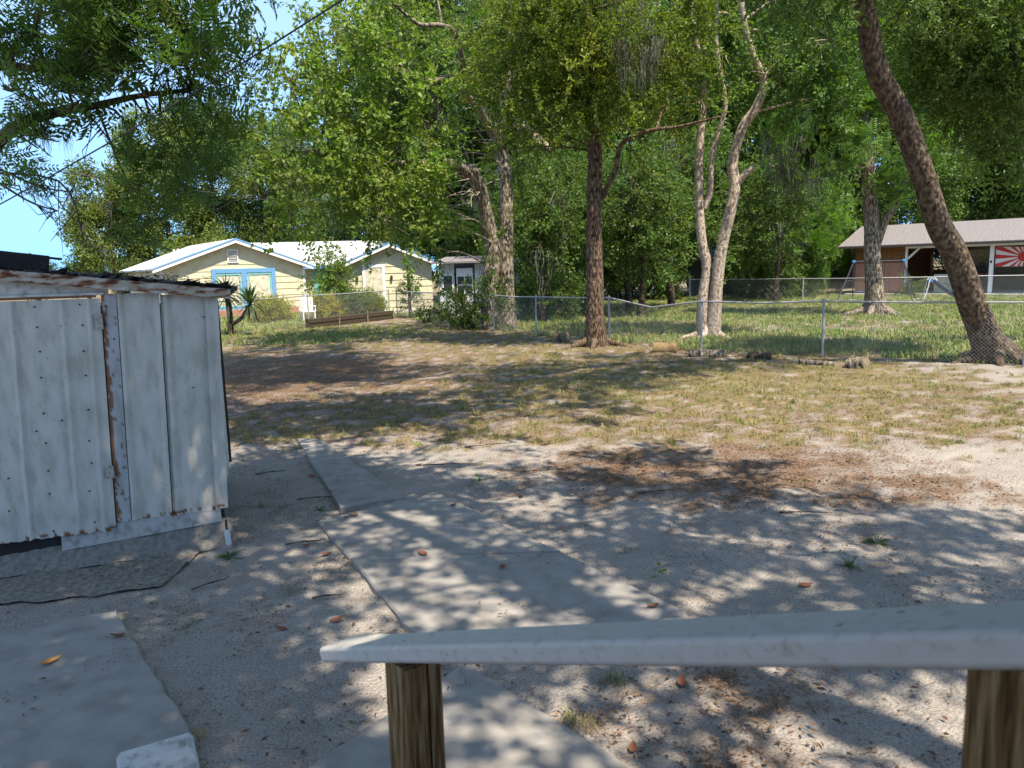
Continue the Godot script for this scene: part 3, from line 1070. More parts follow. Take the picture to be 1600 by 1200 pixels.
	for s in [-1.0, 1.0]:
		var b := MB.new()
		var ya := 2.2
		var zr := z0 - 2.9
		var ze := z0 + 0.45 if s > 0 else z0 - 6.3
		b.hexa([Vector3(-9.6, ya, ze), Vector3(2.4, ya, ze), Vector3(2.4, 3.62, zr), Vector3(-9.6, 3.62, zr), Vector3(-9.6, ya + 0.08, ze), Vector3(2.4, ya + 0.08, ze), Vector3(2.4, 3.7, zr), Vector3(-9.6, 3.7, zr)])
		obj("main_roof", b, M.white_roof, e)
	bar(e, "main_fascia", Vector3(-3.6, 2.2, z0 + 0.48), Vector3(12.0, 0.16, 0.03), M.blue_trim)

	# white outbuilding behind the fence
	var o := thing("white_outbuilding", "weathered white board outbuilding with a half glazed door behind the vine covered tree", "outbuilding", Vector3(-1.1, 0, -30.5), deg_to_rad(-6))
	for k in 16:
		var x := -1.55 + 0.2 * k
		if x > -1.0 and x < -0.28: continue
		bar(o, "wall_board", Vector3(x, 1.05, rg.randf_range(-0.006, 0.006)), Vector3(0.192, 2.1, 0.03), M.white_board, 0.004)
	for s in [-1.65, 1.65]:
		bar(o, "side_wall", Vector3(s, 1.05, -1.3), Vector3(0.05, 2.1, 2.6), M.white_board)
	bar(o, "back_wall", Vector3(0, 1.05, -2.6), Vector3(3.3, 2.1, 0.05), M.white_board)
	var od := bar(o, "door", Vector3(-0.65, 0.98, 0.0), Vector3(0.66, 1.9, 0.045), M.white_trim)
	for q in [[-0.81, 1.45], [-0.5, 1.45], [-0.81, 1.1], [-0.5, 1.1]]:
		bar(od, "pane", Vector3(q[0], q[1], 0.03), Vector3(0.26, 0.3, 0.02), M.dark_glass)
	var wn := bar(o, "window", Vector3(-1.32, 1.35, 0.03), Vector3(0.44, 0.7, 0.05), M.white_trim)
	bar(wn, "pane", Vector3(-1.32, 1.35, 0.06), Vector3(0.34, 0.58, 0.02), M.dark_glass)
	var rb := MB.new()
	rb.hexa([Vector3(-1.9, 2.12, 0.4), Vector3(1.9, 2.12, 0.4), Vector3(1.9, 2.36, -2.9), Vector3(-1.9, 2.36, -2.9), Vector3(-1.9, 2.19, 0.4), Vector3(1.9, 2.19, 0.4), Vector3(1.9, 2.43, -2.9), Vector3(-1.9, 2.43, -2.9)])
	obj("roof", rb, M.shingle, o)

	# distant house with a mint roof among the shrubs
	var t := thing("mint_roof_house", "low house with a pale mint metal roof glimpsed through the shrubs", "house", Vector3(13.6, 0, -47), deg_to_rad(-10))
	bar(t, "wall", Vector3(0, 1.1, -2.5), Vector3(5.0, 2.2, 5.0), M.grey_slat)
	var ml := MB.new()
	ml.hexa([Vector3(-3, 2.0, 0.5), Vector3(3, 2.0, 0.5), Vector3(3, 3.1, -2.6), Vector3(-3, 3.1, -2.6), Vector3(-3, 2.08, 0.5), Vector3(3, 2.08, 0.5), Vector3(3, 3.18, -2.6), Vector3(-3, 3.18, -2.6)])
	var mr := obj("roof", ml, M.mint_roof, t)
	for k in 11:
		var rr := MB.new()
		var x := -2.8 + 0.56 * k
		rr.hexa([Vector3(x, 2.085, 0.5), Vector3(x + 0.05, 2.085, 0.5), Vector3(x + 0.05, 3.185, -2.6), Vector3(x, 3.185, -2.6), Vector3(x, 2.12, 0.5), Vector3(x + 0.05, 2.12, 0.5), Vector3(x + 0.05, 3.22, -2.6), Vector3(x, 3.22, -2.6)])
		obj("roof_rib", rr, M.mint_roof, mr)

func build_carport() -> void:
	var t := thing("open_carport", "open carport with brick end wall and grey shingle roof", "carport", Vector3(17.88, 0, -40.0), deg_to_rad(-42.4))
	bar(t, "floor_slab", Vector3(4.6, 0.03, -2.2), Vector3(9.8, 0.12, 5.6), M.pale_block)
	bar(t, "brick_wall", Vector3(1.18, 0.85, -0.1), Vector3(2.36, 1.52, 0.2), M.brick)
	for k in 4:
		bar(t, "siding_board", Vector3(1.18, 1.715 + 0.205 * k, -0.08), Vector3(2.36, 0.2, 0.2), M.cedar)
	bar(t, "end_wall", Vector3(0.09, 1.2, -2.6), Vector3(0.18, 2.3, 4.8), M.brick)
	bar(t, "wall_trim", Vector3(2.4, 1.25, -0.04), Vector3(0.09, 2.3, 0.14), M.white_trim)
	# back wall with a window opening
	bar(t, "back_wall", Vector3(1.2, 1.2, -4.95), Vector3(2.4, 2.3, 0.12), M.cedar)
	bar(t, "back_wall", Vector3(5.9, 1.2, -4.95), Vector3(5.4, 2.3, 0.12), M.grey_board)
	bar(t, "back_wall", Vector3(2.8, 0.6, -4.95), Vector3(0.8, 1.1, 0.12), M.cedar)
	for k in 14:
		bar(t, "back_wall_board", Vector3(6.3 + 0.2 * k, 0.6, -4.86), Vector3(0.19, 1.1, 0.03), M.grey_board)
	var post := bar(t, "post", Vector3(6.05, 1.24, -0.05), Vector3(0.16, 2.36, 0.16), M.white_trim, 0.01)
	bar(post, "bracket", Vector3(6.05, 1.55, 0.05), Vector3(0.07, 0.1, 0.05), M.iron)
	bar(t, "beam", Vector3(5.8, 2.36, -0.1), Vector3(6.9, 0.16, 0.12), M.white_trim)
	var br := MB.new()
	br.box(xf(Vector3(2.72, 2.05, -0.06), Vector3(0, 0, -0.78)), Vector3(0.09, 0.75, 0.09), 0.005)
	obj("brace", br, M.white_trim, t)
	for s in [1.0, -1.0]:
		var b := MB.new()
		var ze := 0.45 if s > 0 else -6.2
		b.hexa([Vector3(-0.75, 2.42, ze), Vector3(10.5, 2.42, ze), Vector3(10.5, 3.5, -2.9), Vector3(-0.75, 3.5, -2.9), Vector3(-0.75, 2.5, ze), Vector3(10.5, 2.5, ze), Vector3(10.5, 3.58, -2.9), Vector3(-0.75, 3.58, -2.9)])
		obj("roof", b, M.shingle, t)
	bar(t, "fascia", Vector3(4.87, 2.42, 0.47), Vector3(11.2, 0.1, 0.03), M.dark_trim)
	# things kept inside
	var c := Transform3D(Basis(Vector3.UP, deg_to_rad(-42.4)), Vector3(17.88, 0, -40.0))
	var turn := deg_to_rad(-42.4)
	var fz := thing("chest_freezer", "pale chest freezer standing under the carport roof", "freezer", c * Vector3(4.0, 0.09, -1.3), turn)
	bar(fz, "body", Vector3(0, 0.4, 0), Vector3(1.1, 0.8, 0.65), M.cream, 0.02)
	bar(fz, "lid", Vector3(0, 0.85, 0), Vector3(1.13, 0.08, 0.68), M.white_trim, 0.02)
	var sh := thing("storage_shelf", "wooden wall shelf in the carport loaded with dark bins", "shelf", c * Vector3(3.4, 0.09, -4.5), turn)
	for k in 3:
		bar(sh, "shelf_board", Vector3(0, 0.55 + 0.65 * k, 0), Vector3(1.9, 0.05, 0.5), M.cedar)
	for s in [-0.95, 0.95]:
		bar(sh, "upright", Vector3(s, 1.0, 0), Vector3(0.06, 2.0, 0.5), M.cedar)
	for k in 3:
		var bn := thing("storage_bin", "dark lidded storage bin on the top board of the carport shelf", "bin", c * Vector3(2.85 + 0.55 * k, 1.965, -4.5), turn, "bins on the carport shelf")
		bar(bn, "body", Vector3(0, 0.13, 0), Vector3(0.44, 0.26, 0.36), M.black_felt, 0.02)
		bar(bn, "lid", Vector3(0, 0.28, 0), Vector3(0.47, 0.04, 0.39), M.iron, 0.01)
	var wb := thing("workbench", "wooden workbench under the carport with a dark machine on it", "workbench", c * Vector3(5.3, 0.09, -1.2), turn)
	bar(wb, "top", Vector3(0, 0.88, 0), Vector3(1.3, 0.06, 0.6), M.cedar)
	for q in [[-0.58, -0.24], [0.58, -0.24], [-0.58, 0.24], [0.58, 0.24]]:
		bar(wb, "leg", Vector3(q[0], 0.425, q[1]), Vector3(0.09, 0.85, 0.09), M.cedar)
	bar(wb, "back_board", Vector3(0, 1.55, -0.35), Vector3(1.3, 1.0, 0.03), M.grey_board)
	var mc := thing("bench_machine", "dark bench machine standing on the workbench", "machine", c * Vector3(5.35, 1.0, -1.2), turn)
	bar(mc, "body", Vector3(0, 0.17, 0), Vector3(0.6, 0.34, 0.35), M.black_felt, 0.04)
	bar(mc, "guard", Vector3(0.12, 0.4, 0.0), Vector3(0.26, 0.16, 0.2), M.iron, 0.03)
	# sunburst banner
	var fl := thing("sunburst_banner", "white banner with red rays fanning from a disc, hung beside the carport post", "banner", c * Vector3(7.4, 1.32, -0.2), turn)
	var cl := MB.new()
	var wave := func(x: float, y: float) -> float: return 0.03 * sin(x * 4.0) + 0.02 * sin(y * 5.0 + x * 2.0)
	var hw := 1.22
	var hh := 0.92
	for j in 9:
		for i in 25:
			var x := -hw + 2 * hw * i / 24.0
			var y := hh * j / 8.0
			cl.add(Vector3(x, y - 0.05 * (1.0 - pow(x / hw, 2.0)) * j / 8.0, wave.call(x, y)), Vector3(0, 0, 1))
	for j in 8:
		for i in 24:
			var a := j * 25 + i
			cl.ix.append_array(PackedInt32Array([a, a + 26, a + 1, a, a + 25, a + 26]))
	obj("cloth", cl, M.cloth_white, fl)
	var pr := MB.new()
	var rect := PackedVector2Array([Vector2(-hw, 0.005), Vector2(hw, 0.005), Vector2(hw, hh - 0.005), Vector2(-hw, hh - 0.005)])
	var mid := Vector2(-0.12, hh * 0.5)
	var polys := []
	for k in 16:
		var a0 := TAU * (k - 0.25) / 16.0
		var a1 := TAU * (k + 0.25) / 16.0
		polys.append(PackedVector2Array([mid, mid + Vector2(cos(a0), sin(a0)) * 3.0, mid + Vector2(cos(a1), sin(a1)) * 3.0]))
	var circ := PackedVector2Array()
	for k in 28: circ.append(mid + Vector2(cos(TAU * k / 28.0), sin(TAU * k / 28.0)) * 0.24)
	polys.append(circ)
	var lay := 0
	for p in polys:
		# cut the print into strips so that it follows the folds of the cloth
		for s in 24:
			var x0 := -hw + 2 * hw * s / 24.0
			var strip := PackedVector2Array([Vector2(x0, 0.005), Vector2(x0 + 2 * hw / 24.0, 0.005), Vector2(x0 + 2 * hw / 24.0, hh - 0.005), Vector2(x0, hh - 0.005)])
			for q in Geometry2D.intersect_polygons(p, strip):
				var ti := Geometry2D.triangulate_polygon(q)
				for k in range(0, ti.size(), 3):
					var id := []
					for e in 3:
						var w: Vector2 = q[ti[k + e]]
						id.append(pr.add(Vector3(w.x, w.y - 0.05 * (1.0 - pow(w.x / hw, 2.0)) * w.y / hh, wave.call(w.x, w.y) + (0.012 if p == circ else 0.008)), Vector3(0, 0, 1)))
					var cw := (pr.v[id[1]] - pr.v[id[0]]).cross(pr.v[id[2]] - pr.v[id[0]]).z < 0.0
					pr.ix.append_array(PackedInt32Array(id if cw else [id[0], id[2], id[1]]))
	obj("ray_print", pr, M.red_print, fl)

# ---------------------------------------------------------------- yard things
func build_swing() -> void:
	var o := Vector3(15.25, 0, -34.3)
	var t := thing("swing_set", "metal A-frame swing set with blue fittings before the brick wall", "swing set", o)
	var a := Vector3(0, 1.73, 0)
	var b := Vector3(1.8, 1.73, 0.8)
	var bm := MB.new()
	bm.tube([a, b], [0.03, 0.03], 10)
	obj("top_bar", bm, M.dark_pipe, t)
	for q in [[a, Vector3(-0.85, 0, 0.35)], [a, Vector3(0.15, 0, -0.3)], [b, Vector3(2.0, 0, 1.3)], [b, Vector3(2.65, 0, 0.35)]]:
		var m := MB.new()
		m.tube([q[0], q[1] - Vector3(0, 0.03, 0)], [0.027, 0.027], 10)
		obj("leg", m, M.dark_pipe, t)
		var f := MB.new()
		f.box(xf(q[1] + Vector3(0, 0.02, 0)), Vector3(0.3, 0.08, 0.2), 0.03)
		obj("foot_weight", f, M.pale_block, t)
	for p in [a, b]:
		var m := MB.new()
		m.box(xf(p), Vector3(0.16, 0.12, 0.12), 0.03)
		obj("bar_joint", m, M.blue_plastic, t)
	for q in [[Vector3(-0.42, 0.9, 0.17), Vector3(0.07, 0.9, -0.15)], [Vector3(1.9, 0.9, 1.05), Vector3(2.2, 0.9, 0.58)]]:
		var m := MB.new()
		m.tube(q, [0.018, 0.018], 8)
		obj("cross_brace", m, M.dark_pipe, t)
	for k in 3:
		var f := [0.2, 0.52, 0.84][k] as float
		var p := a.lerp(b, f)
		var d := Vector3(0.2, 0, 0.09)
		var y: float = [0.42, 0.85, 0.42][k]
		for s in [-1.0, 1.0]:
			var m := MB.new()
			m.tube([p + d * s, p + d * s - Vector3(0, 1.73 - y, 0)], [0.011, 0.011], 6)
			obj("chain", m, M.dark_pipe, t)
		var sm := MB.new()
		if k == 1:
			sm.tube([p - d * 1.2 - Vector3(0, 1.73 - y, 0), p + d * 1.2 - Vector3(0, 1.73 - y, 0)], [0.017, 0.017], 8)
			obj("trapeze_bar", sm, M.dark_pipe, t)
		else:
			sm.box(Transform3D(Basis(Vector3.UP, -0.42), p - Vector3(0, 1.73 - y, 0)), Vector3(0.46, 0.03, 0.17), 0.01)
			obj("swing_seat", sm, M.blue_plastic if k == 0 else M.black_felt, t)
	var g := thing("toy_slide", "low blue play slide with bent tube handles beside the swing set", "slide", Vector3(18.1, 0, -32.9), -0.3)
	var sl := MB.new()
	for k in 8:
		var f0 := k / 8.0
		var f1 := (k + 1) / 8.0
		var p0 := Vector3(lerpf(-0.1, 0.95, f0), 0.72 * pow(1 - f0, 1.3) + 0.08, 0)
		var p1 := Vector3(lerpf(-0.1, 0.95, f1), 0.72 * pow(1 - f1, 1.3) + 0.08, 0)
		for s in [[-0.22, 0.22, 0.0, 0.03], [-0.25, -0.2, 0.0, 0.13], [0.2, 0.25, 0.0, 0.13]]:
			sl.hexa([p0 + Vector3(0, s[2], s[0]), p1 + Vector3(0, s[2], s[0]), p1 + Vector3(0, s[2], s[1]), p0 + Vector3(0, s[2], s[1]), p0 + Vector3(0, s[3], s[0]), p1 + Vector3(0, s[3], s[0]), p1 + Vector3(0, s[3], s[1]), p0 + Vector3(0, s[3], s[1])])
	obj("chute", sl, M.navy_plastic, g)
	for s in [-0.24, 0.24]:
		var m := MB.new()
		m.tube(smooth([Vector3(-0.45, -0.02, s), Vector3(-0.3, 0.5, s), Vector3(-0.22, 0.9, s), Vector3(-0.08, 1.0, s), Vector3(0.05, 0.85, s)], 4), taper(17, 0.02, 0.02), 8)
		obj("handle", m, M.white_trim, g)
	for k in 2:
		var m := MB.new()
		m.tube([Vector3(-0.37 + 0.06 * k, 0.25 + 0.24 * k, -0.24), Vector3(-0.37 + 0.06 * k, 0.25 + 0.24 * k, 0.24)], [0.018, 0.018], 8)
		obj("step_rung", m, M.white_trim, g)
	var cp := MB.new()
	cp.box(xf(Vector3(-0.1, 0.84, 0)), Vector3(0.34, 0.1, 0.5), 0.03)
	obj("platform", cp, M.blue_plastic, g)

func log_piece(called: String, label: String, at: Vector3, r: float, l: float, yaw: float, m: Material, tilt := 0.0) -> void:
	var t := thing(called, label, "log", at)
	var d := Vector3(cos(yaw), tilt, sin(yaw)).normalized()
	var b := MB.new()
	var pts := []
	for k in 7:
		pts.append(Vector3(0, r * 0.38, 0) + d * l * (k / 6.0 - 0.5) + Vector3(0, 0.01 * na.get_noise_1d(k * 40.0 + at.x * 100.0), 0))
	b.tube(pts, [r * 0.96, r, r * 1.03, r, r * 0.97, r, r * 0.94], 12, false, 0.25, na)
	obj("bark", b, m, t)
	for s in [-1.0, 1.0]:
		var c := MB.new()
		var e: Vector3 = (pts[0] if s < 0 else pts[6]) + d * s * 0.003
		c.tube([e - d * s * 0.02, e], [r * 0.93, r * 0.9], 12, true, 0.2, na)
		obj("cut_end", c, M.cut_wood if called == "wood_round" else M.grey_board, t)

func build_small() -> void:
	log_piece("wood_round", "short tan round of cut wood lying by the sagging fence", Vector3(3.35, 0, -16.6), 0.14, 0.5, 0.35, M.cut_wood)
	log_piece("fallen_log", "grey log piece lying at the foot of the fence post", Vector3(4.0, 0, -15.55), 0.1, 0.75, 0.3, M.bark_grey)
	log_piece("fallen_log", "dark charred looking log lying between two fence posts", Vector3(4.85, 0, -14.9), 0.1, 0.45, 0.5, M.bark_dark)
	log_piece("fallen_log", "long thin pale log lying in the sand along the fence", Vector3(5.5, 0, -13.95), 0.055, 0.8, 0.75, M.bark_grey)
	log_piece("fallen_log", "stubby split log with a pale end lying near the leaning tree", Vector3(6.05, 0, -13.3), 0.13, 0.34, 1.0, M.bark_grey, 0.2)
	log_piece("tree_stump", "low dark stump beside the straight trunk at the fence", Vector3(1.35, 0, -19.6), 0.16, 0.3, 1.3, M.bark_dark, 0.4)
	# planter of stacked timbers
	var p0 := Vector3(-7.05, 0, -26.6)
	var p1 := Vector3(-4.75, 0, -30.9)
	var t := thing("timber_planter", "low planter edge of dark stacked timbers along the fence", "planter", p0)
	var d := (p1 - p0)
	var yaw := atan2(-d.z, d.x)
	for k in 3:
		for lay in 2:
			var b := MB.new()
			b.box(Transform3D(Basis(Vector3.UP, yaw), d * ((k + 0.5) / 3.0) + Vector3(0.02 * lay, 0.08 + 0.17 * lay, 0)), Vector3(d.length() / 3.0 - 0.03, 0.16, 0.17), 0.015)
			obj("timber", b, M.old_wood, t)
		var s := MB.new()
		s.box(xf(d * ((k + 0.97) / 3.0) + Vector3(0.12, 0.2, 0.1)), Vector3(0.05, 0.45, 0.04), 0.005)
		obj("stake", s, M.grey_board, t)
	# white garden chair
	var c := thing("garden_chair", "white slatted garden chair among the yellow shrubs", "chair", Vector3(-8.0, 0, -30.6), 0.4)
	bar(c, "seat", Vector3(0, 0.4, 0), Vector3(0.5, 0.04, 0.46), M.white_trim, 0.01)
	for k in 5:
		var s := MB.new()
		s.box(xf(Vector3(-0.2 + 0.1 * k, 0.68, -0.25), Vector3(-0.2, 0, 0)), Vector3(0.07, 0.56, 0.02), 0.005)
		obj("back_slat", s, M.white_trim, c)
	for q in [[-0.22, -0.2], [0.22, -0.2], [-0.22, 0.2], [0.22, 0.2]]:
		bar(c, "leg", Vector3(q[0], 0.19, q[1]), Vector3(0.045, 0.4, 0.045), M.white_trim)
	for s in [-0.25, 0.25]:
		bar(c, "armrest", Vector3(s, 0.6, 0), Vector3(0.06, 0.03, 0.5), M.white_trim)
		bar(c, "arm_support", Vector3(s, 0.5, 0.2), Vector3(0.04, 0.2, 0.04), M.white_trim)
	# fallen leaves
	var lb := MB.new()
	for k in 8:
		var f0 := k / 8.0
		var f1 := (k + 1) / 8.0
		var w0 := 0.022 * sin(PI * pow(f0, 0.8))
		var w1 := 0.022 * sin(PI * pow(f1, 0.8))
		var a := Vector3(-0.045 + 0.09 * f0, 0.004 + 0.016 * pow(f0 - 0.4, 2.0) * 4.0, 0)
		var b := Vector3(-0.045 + 0.09 * f1, 0.004 + 0.016 * pow(f1 - 0.4, 2.0) * 4.0, 0)
		for s in [-1.0, 1.0]:
			var e := Vector3(0, 0.012, s)
			var pa := a + Vector3(0, 0.4 * w0, s * w0)
			var pb := b + Vector3(0, 0.4 * w1, s * w1)
			if s > 0: lb.quad(a, pa, pb, b)
			else: lb.quad(a, b, pb, pa)
	lb.tube([Vector3(0.045, 0.009, 0), Vector3(0.07, 0.016, 0.004)], [0.0013, 0.001], 4, false)
	var lm := lb.mesh()
	var k := 0
	for q in [[-0.63, -4.9], [-0.09, -4.61], [-0.49, -5.94], [-1.26, -5.74], [0.74, -3.99], [-2.12, -3.82], [-2.32, -3.56], [0.74, -3.28], [0.44, -2.8], [-0.99, -3.98], [-1.28, -3.9], [-1.47, -5.16], [-1.3, -5.0], [-2.6, -4.45], [-0.95, -7.4], [0.2, -7.1], [1.2, -6.9], [-1.9, -7.0], [0.05, -6.2], [1.7, -4.3]]:
		var slab := on_slab(q[0], q[1])
		var o := obj("fallen_leaf", lm, M.leaf_orange if k == 6 else M.leaf_brown)
		o.position = Vector3(q[0], 0.0295 if slab else height(q[0], q[1]) + 0.003, q[1])
		o.rotation = Vector3(rg.randf_range(-0.15, 0.15), rg.randf() * TAU, rg.randf_range(-0.1, 0.1))
		var s := rg.randf_range(0.8, 1.15)
		o.scale = Vector3(s, s * rg.randf_range(0.7, 1.15), s)
		if k == 6: tag(o, "bright orange dry leaf lying alone on the concrete slab", "leaf", "dry leaves fallen on the yard")
		elif slab: tag(o, "curled brown dry leaf lying on the concrete path", "leaf", "dry leaves fallen on the yard")
		else: tag(o, "curled brown dry leaf lying on bare sand", "leaf", "dry leaves fallen on the yard")
		k += 1
	for q in [[-1.14, -4.32, 0.3, 0.16], [-1.5, -5.2, 0.35, 0.25], [-2.35, -7.2, 0.5, 0.3], [-0.6, -7.3, -0.2, 0.6], [0.3, -7.0, 0.1, 0.5], [1.2, -6.25, 0.25, 0.35], [-1.9, -4.5, 1.0, 0.3], [2.2, -5.6, -0.3, 0.4], [-0.3, -8.1, 0.4, 0.6], [-1.7, -6.3, 0.2, 0.3]]:
		var tb := MB.new()
		var dd := Vector3(cos(q[2]), 0.02, -sin(q[2]) * 0.6)
		var l: float = q[3]
		tb.tube([-dd * l / 2, Vector3(0, 0.012, 0.015), dd * l / 2], [0.006, 0.005, 0.003], 6)
		tb.tube([dd * l * 0.1, dd * l * 0.25 + Vector3(0, 0.02, 0.05)], [0.003, 0.002], 5)
		var o := obj("twig", tb, M.bark_dark)
		o.position = Vector3(q[0], height(q[0], q[1]) + 0.012, q[1])
		tag(o, "thin dark twig lying on the bare sand", "twig", "twigs on the sand")
	# utility lines
	var wires := [[[Vector3(-0.08, 4.20, -5.50), Vector3(-0.68, 4.21, -6.20), Vector3(-1.34, 4.17, -6.90), Vector3(-3.03, 3.73, -8.00), Vector3(-5.17, 3.07, -9.00), Vector3(-6.67, 2.60, -9.60)], 0.008, "thick black cable running high across the gap in the trees"], [[Vector3(-20.39, 6.43, -28.50), Vector3(-19.09, 6.30, -30.00), Vector3(-17.33, 6.11, -32.00), Vector3(-15.17, 5.81, -34.00), Vector3(-11.77, 5.44, -37.00), Vector3(-8.87, 4.98, -40.00)], 0.018, "slack grey wire strung low behind the pecan branches"], [[Vector3(-12.35, 6.55, -28.50), Vector3(-10.88, 6.24, -30.00), Vector3(-8.69, 5.80, -32.00), Vector3(-6.39, 5.30, -34.00)], 0.02, "thin dark wire dropping towards the yellow houses"]]
	for w in wires:
		var wb := MB.new()
		var pts := smooth(w[0], 8)
		wb.tube(pts, taper(pts.size(), w[1], w[1]), 6)
		tag(obj("utility_wire", wb, M.iron), w[2], "wire")

# ---------------------------------------------------------------- trees
func build_trees() -> void:
	var t := thing("vine_tree", "broad pale leaved tree with a twin vine wrapped trunk behind the fence", "tree", Vector3.ZERO)
	var s := []
	s.append(stem(t, "trunk", [Vector3(-0.67, -0.09, -24.40), Vector3(-0.62, 1.28, -24.40), Vector3(-0.48, 2.47, -24.40), Vector3(-0.65, 3.45, -24.30), Vector3(-0.84, 4.39, -24.00), Vector3(-1.06, 4.87, -23.60)], 0.29, 0.18, M.bark_grey, 0.4))
	s.append(stem(t, "trunk", [Vector3(-0.20, -0.13, -24.70), Vector3(-0.12, 1.26, -24.70), Vector3(-0.08, 2.47, -24.70), Vector3(0.01, 4.24, -24.70), Vector3(-0.10, 5.51, -24.70), Vector3(0.05, 7.10, -24.60), Vector3(0.27, 8.03, -24.60), Vector3(0.13, 9.83, -24.50), Vector3(0.09, 11.62, -24.50)], 0.31, 0.09, M.bark_grey, 0.5))
	s.append(stem(t, "limb", [Vector3(-0.10, 5.51, -24.70), Vector3(-0.55, 6.29, -24.20), Vector3(-1.08, 6.92, -23.60), Vector3(-1.49, 7.29, -23.00), Vector3(-2.00, 7.12, -22.50), Vector3(-2.54, 7.07, -21.80)], 0.17, 0.06, M.bark_grey))
	s.append(stem(t, "limb", [Vector3(-0.84, 4.39, -24.00), Vector3(-1.41, 4.91, -23.20), Vector3(-2.34, 4.84, -22.20), Vector3(-3.27, 4.71, -21.30), Vector3(-3.87, 4.71, -20.80), Vector3(-4.72, 4.90, -20.20), Vector3(-5.15, 4.91, -20.00)], 0.16, 0.05, M.bark_grey))
	s.append(stem(t, "broken_limb", [Vector3(-0.02, 5.98, -24.70), Vector3(0.51, 6.07, -24.20), Vector3(1.05, 5.55, -23.60), Vector3(1.36, 5.26, -23.40)], 0.17, 0.1, M.bark_grey))
	s.append(stem(t, "limb", [Vector3(-1.08, 6.92, -23.60), Vector3(-1.24, 8.22, -22.50), Vector3(-1.63, 8.42, -22.00), Vector3(-2.19, 8.32, -21.50), Vector3(-2.69, 8.62, -21.00)], 0.11, 0.04, M.bark_grey))
	var lobes := [
		[-4.09, 7.75, -20.00, 1.00], [-4.16, 7.90, -20.00, 1.50], [-3.06, 7.85, -21.00, 1.50], [-4.26, 6.24, -20.00, 1.00], [-5.28, 6.68, -19.50, 0.40], [-3.80, 6.60, -21.00, 1.50], [-2.50, 7.00, -21.50, 1.40],
		[-4.65, 5.18, -20.00, 1.10], [-3.79, 5.07, -20.50, 1.30], [-2.85, 5.45, -21.00, 1.40], [-5.05, 3.93, -20.00, 1.00], [-4.09, 3.75, -20.00, 1.20], [-3.20, 3.61, -20.50, 1.30], [-2.30, 4.00, -21.50, 1.20],
		[-5.28, 3.43, -19.50, 0.70], [-4.37, 2.70, -19.50, 0.50], [-3.15, 3.09, -20.00, 0.70], [-2.28, 3.03, -21.00, 0.80], [-1.79, 2.36, -22.00, 0.70], [-2.03, 3.17, -22.00, 0.80], [-1.47, 8.09, -22.00, 1.40],
		[-0.44, 8.68, -23.00, 1.40], [-2.09, 5.93, -22.00, 0.60], [-0.79, 7.73, -24.00, 1.00], [0.85, 8.58, -24.00, 1.30], [-3.48, 9.26, -21.00, 1.50], [-1.75, 9.72, -22.00, 1.60], [-3.62, 9.06, -20.00, 1.20],
		[-5.48, 4.97, -19.50, 0.50]]
	branchwork(t, s, lobes, M.bark_grey, 0.035, 5)
	# bare dead twigs round the fork
	var bt := MB.new()
	for k in 60:
		var p: Vector3 = (s[1] as Array)[rg.randi_range(20, 34)] if k % 2 else (s[0] as Array)[rg.randi_range(20, 30)]
		var d := (Vector3(-1.0, 0.3, 0.9) + rnd_dir() * 0.9).normalized()
		var l := rg.randf_range(0.6, 1.9)
		var m := p + d * l * 0.5 + rnd_dir() * 0.18
		bt.tube(smooth([p, m, p + d * l + rnd_dir() * 0.3 + Vector3(0, -0.15, 0)], 3), taper(7, 0.022, 0.006), 5, false)
	stuff(obj("dead_twig_mass", bt, M.bark_pale, t))
	crown(t, lobes, "broad", M.leaf, Color(0.245, 0.34, 0.08), 18, 1.55, 0.05)
	# vines on the trunk and round its foot
	crown(t, [[-0.4, 2.6, -24.2, 0.5], [-0.45, 1.7, -24.0, 0.55], [-0.55, 0.9, -23.9, 0.6], [-1.1, 0.7, -24.1, 0.7], [-1.5, 0.5, -24.6, 0.6], [-0.2, 3.4, -24.4, 0.4]], "broad", M.leaf, Color(0.11, 0.17, 0.045), 60, 0.8, -0.2)

	t = thing("straight_tree", "straight dark barked tree with yellow green crown standing before the fence", "tree", Vector3.ZERO)
	s = [stem(t, "trunk", [Vector3(2.04, -0.03, -18.27), Vector3(2.02, 0.61, -18.27), Vector3(2.03, 1.52, -18.27), Vector3(2.01, 2.41, -18.25), Vector3(2.01, 3.28, -18.20), Vector3(2.05, 4.29, -18.20), Vector3(2.06, 5.27, -18.20), Vector3(1.99, 6.36, -18.10), Vector3(1.96, 7.68, -18.00), Vector3(1.95, 8.99, -18.00)], 0.24, 0.11, M.bark_brown, 0.6), stem(t, "limb", [Vector3(2.17, 3.40, -18.25), Vector3(2.46, 3.97, -18.00), Vector3(2.61, 4.56, -17.80), Vector3(3.07, 4.74, -17.30), Vector3(3.70, 4.77, -17.00), Vector3(4.48, 4.88, -16.60)], 0.075, 0.02, M.bark_brown)]
	roots(t, Vector3(2.03, 0, -18.27), 0.3, 5, M.bark_brown)
	lobes = [
		[0.64, 6.36, -18.50, 1.00], [1.07, 7.04, -18.00, 1.20], [1.88, 6.77, -17.60, 1.30], [2.77, 6.86, -18.00, 1.20], [3.48, 6.43, -18.00, 1.00], [1.18, 5.40, -18.00, 0.90], [0.62, 5.37, -18.50, 0.70],
		[1.97, 5.90, -17.30, 0.90], [2.91, 5.90, -18.00, 0.90], [1.49, 4.83, -18.40, 0.50], [2.60, 5.16, -18.40, 0.60], [1.09, 7.97, -18.00, 1.30], [2.36, 8.07, -18.00, 1.40], [3.48, 7.77, -18.00, 1.20],
		[0.39, 7.76, -19.00, 1.00], [3.88, 5.71, -18.50, 0.70], [0.04, 6.02, -19.50, 0.70], [4.13, 7.02, -18.70, 0.90], [-0.08, 7.63, -20.50, 0.90], [0.16, 4.82, -19.50, 0.50]]
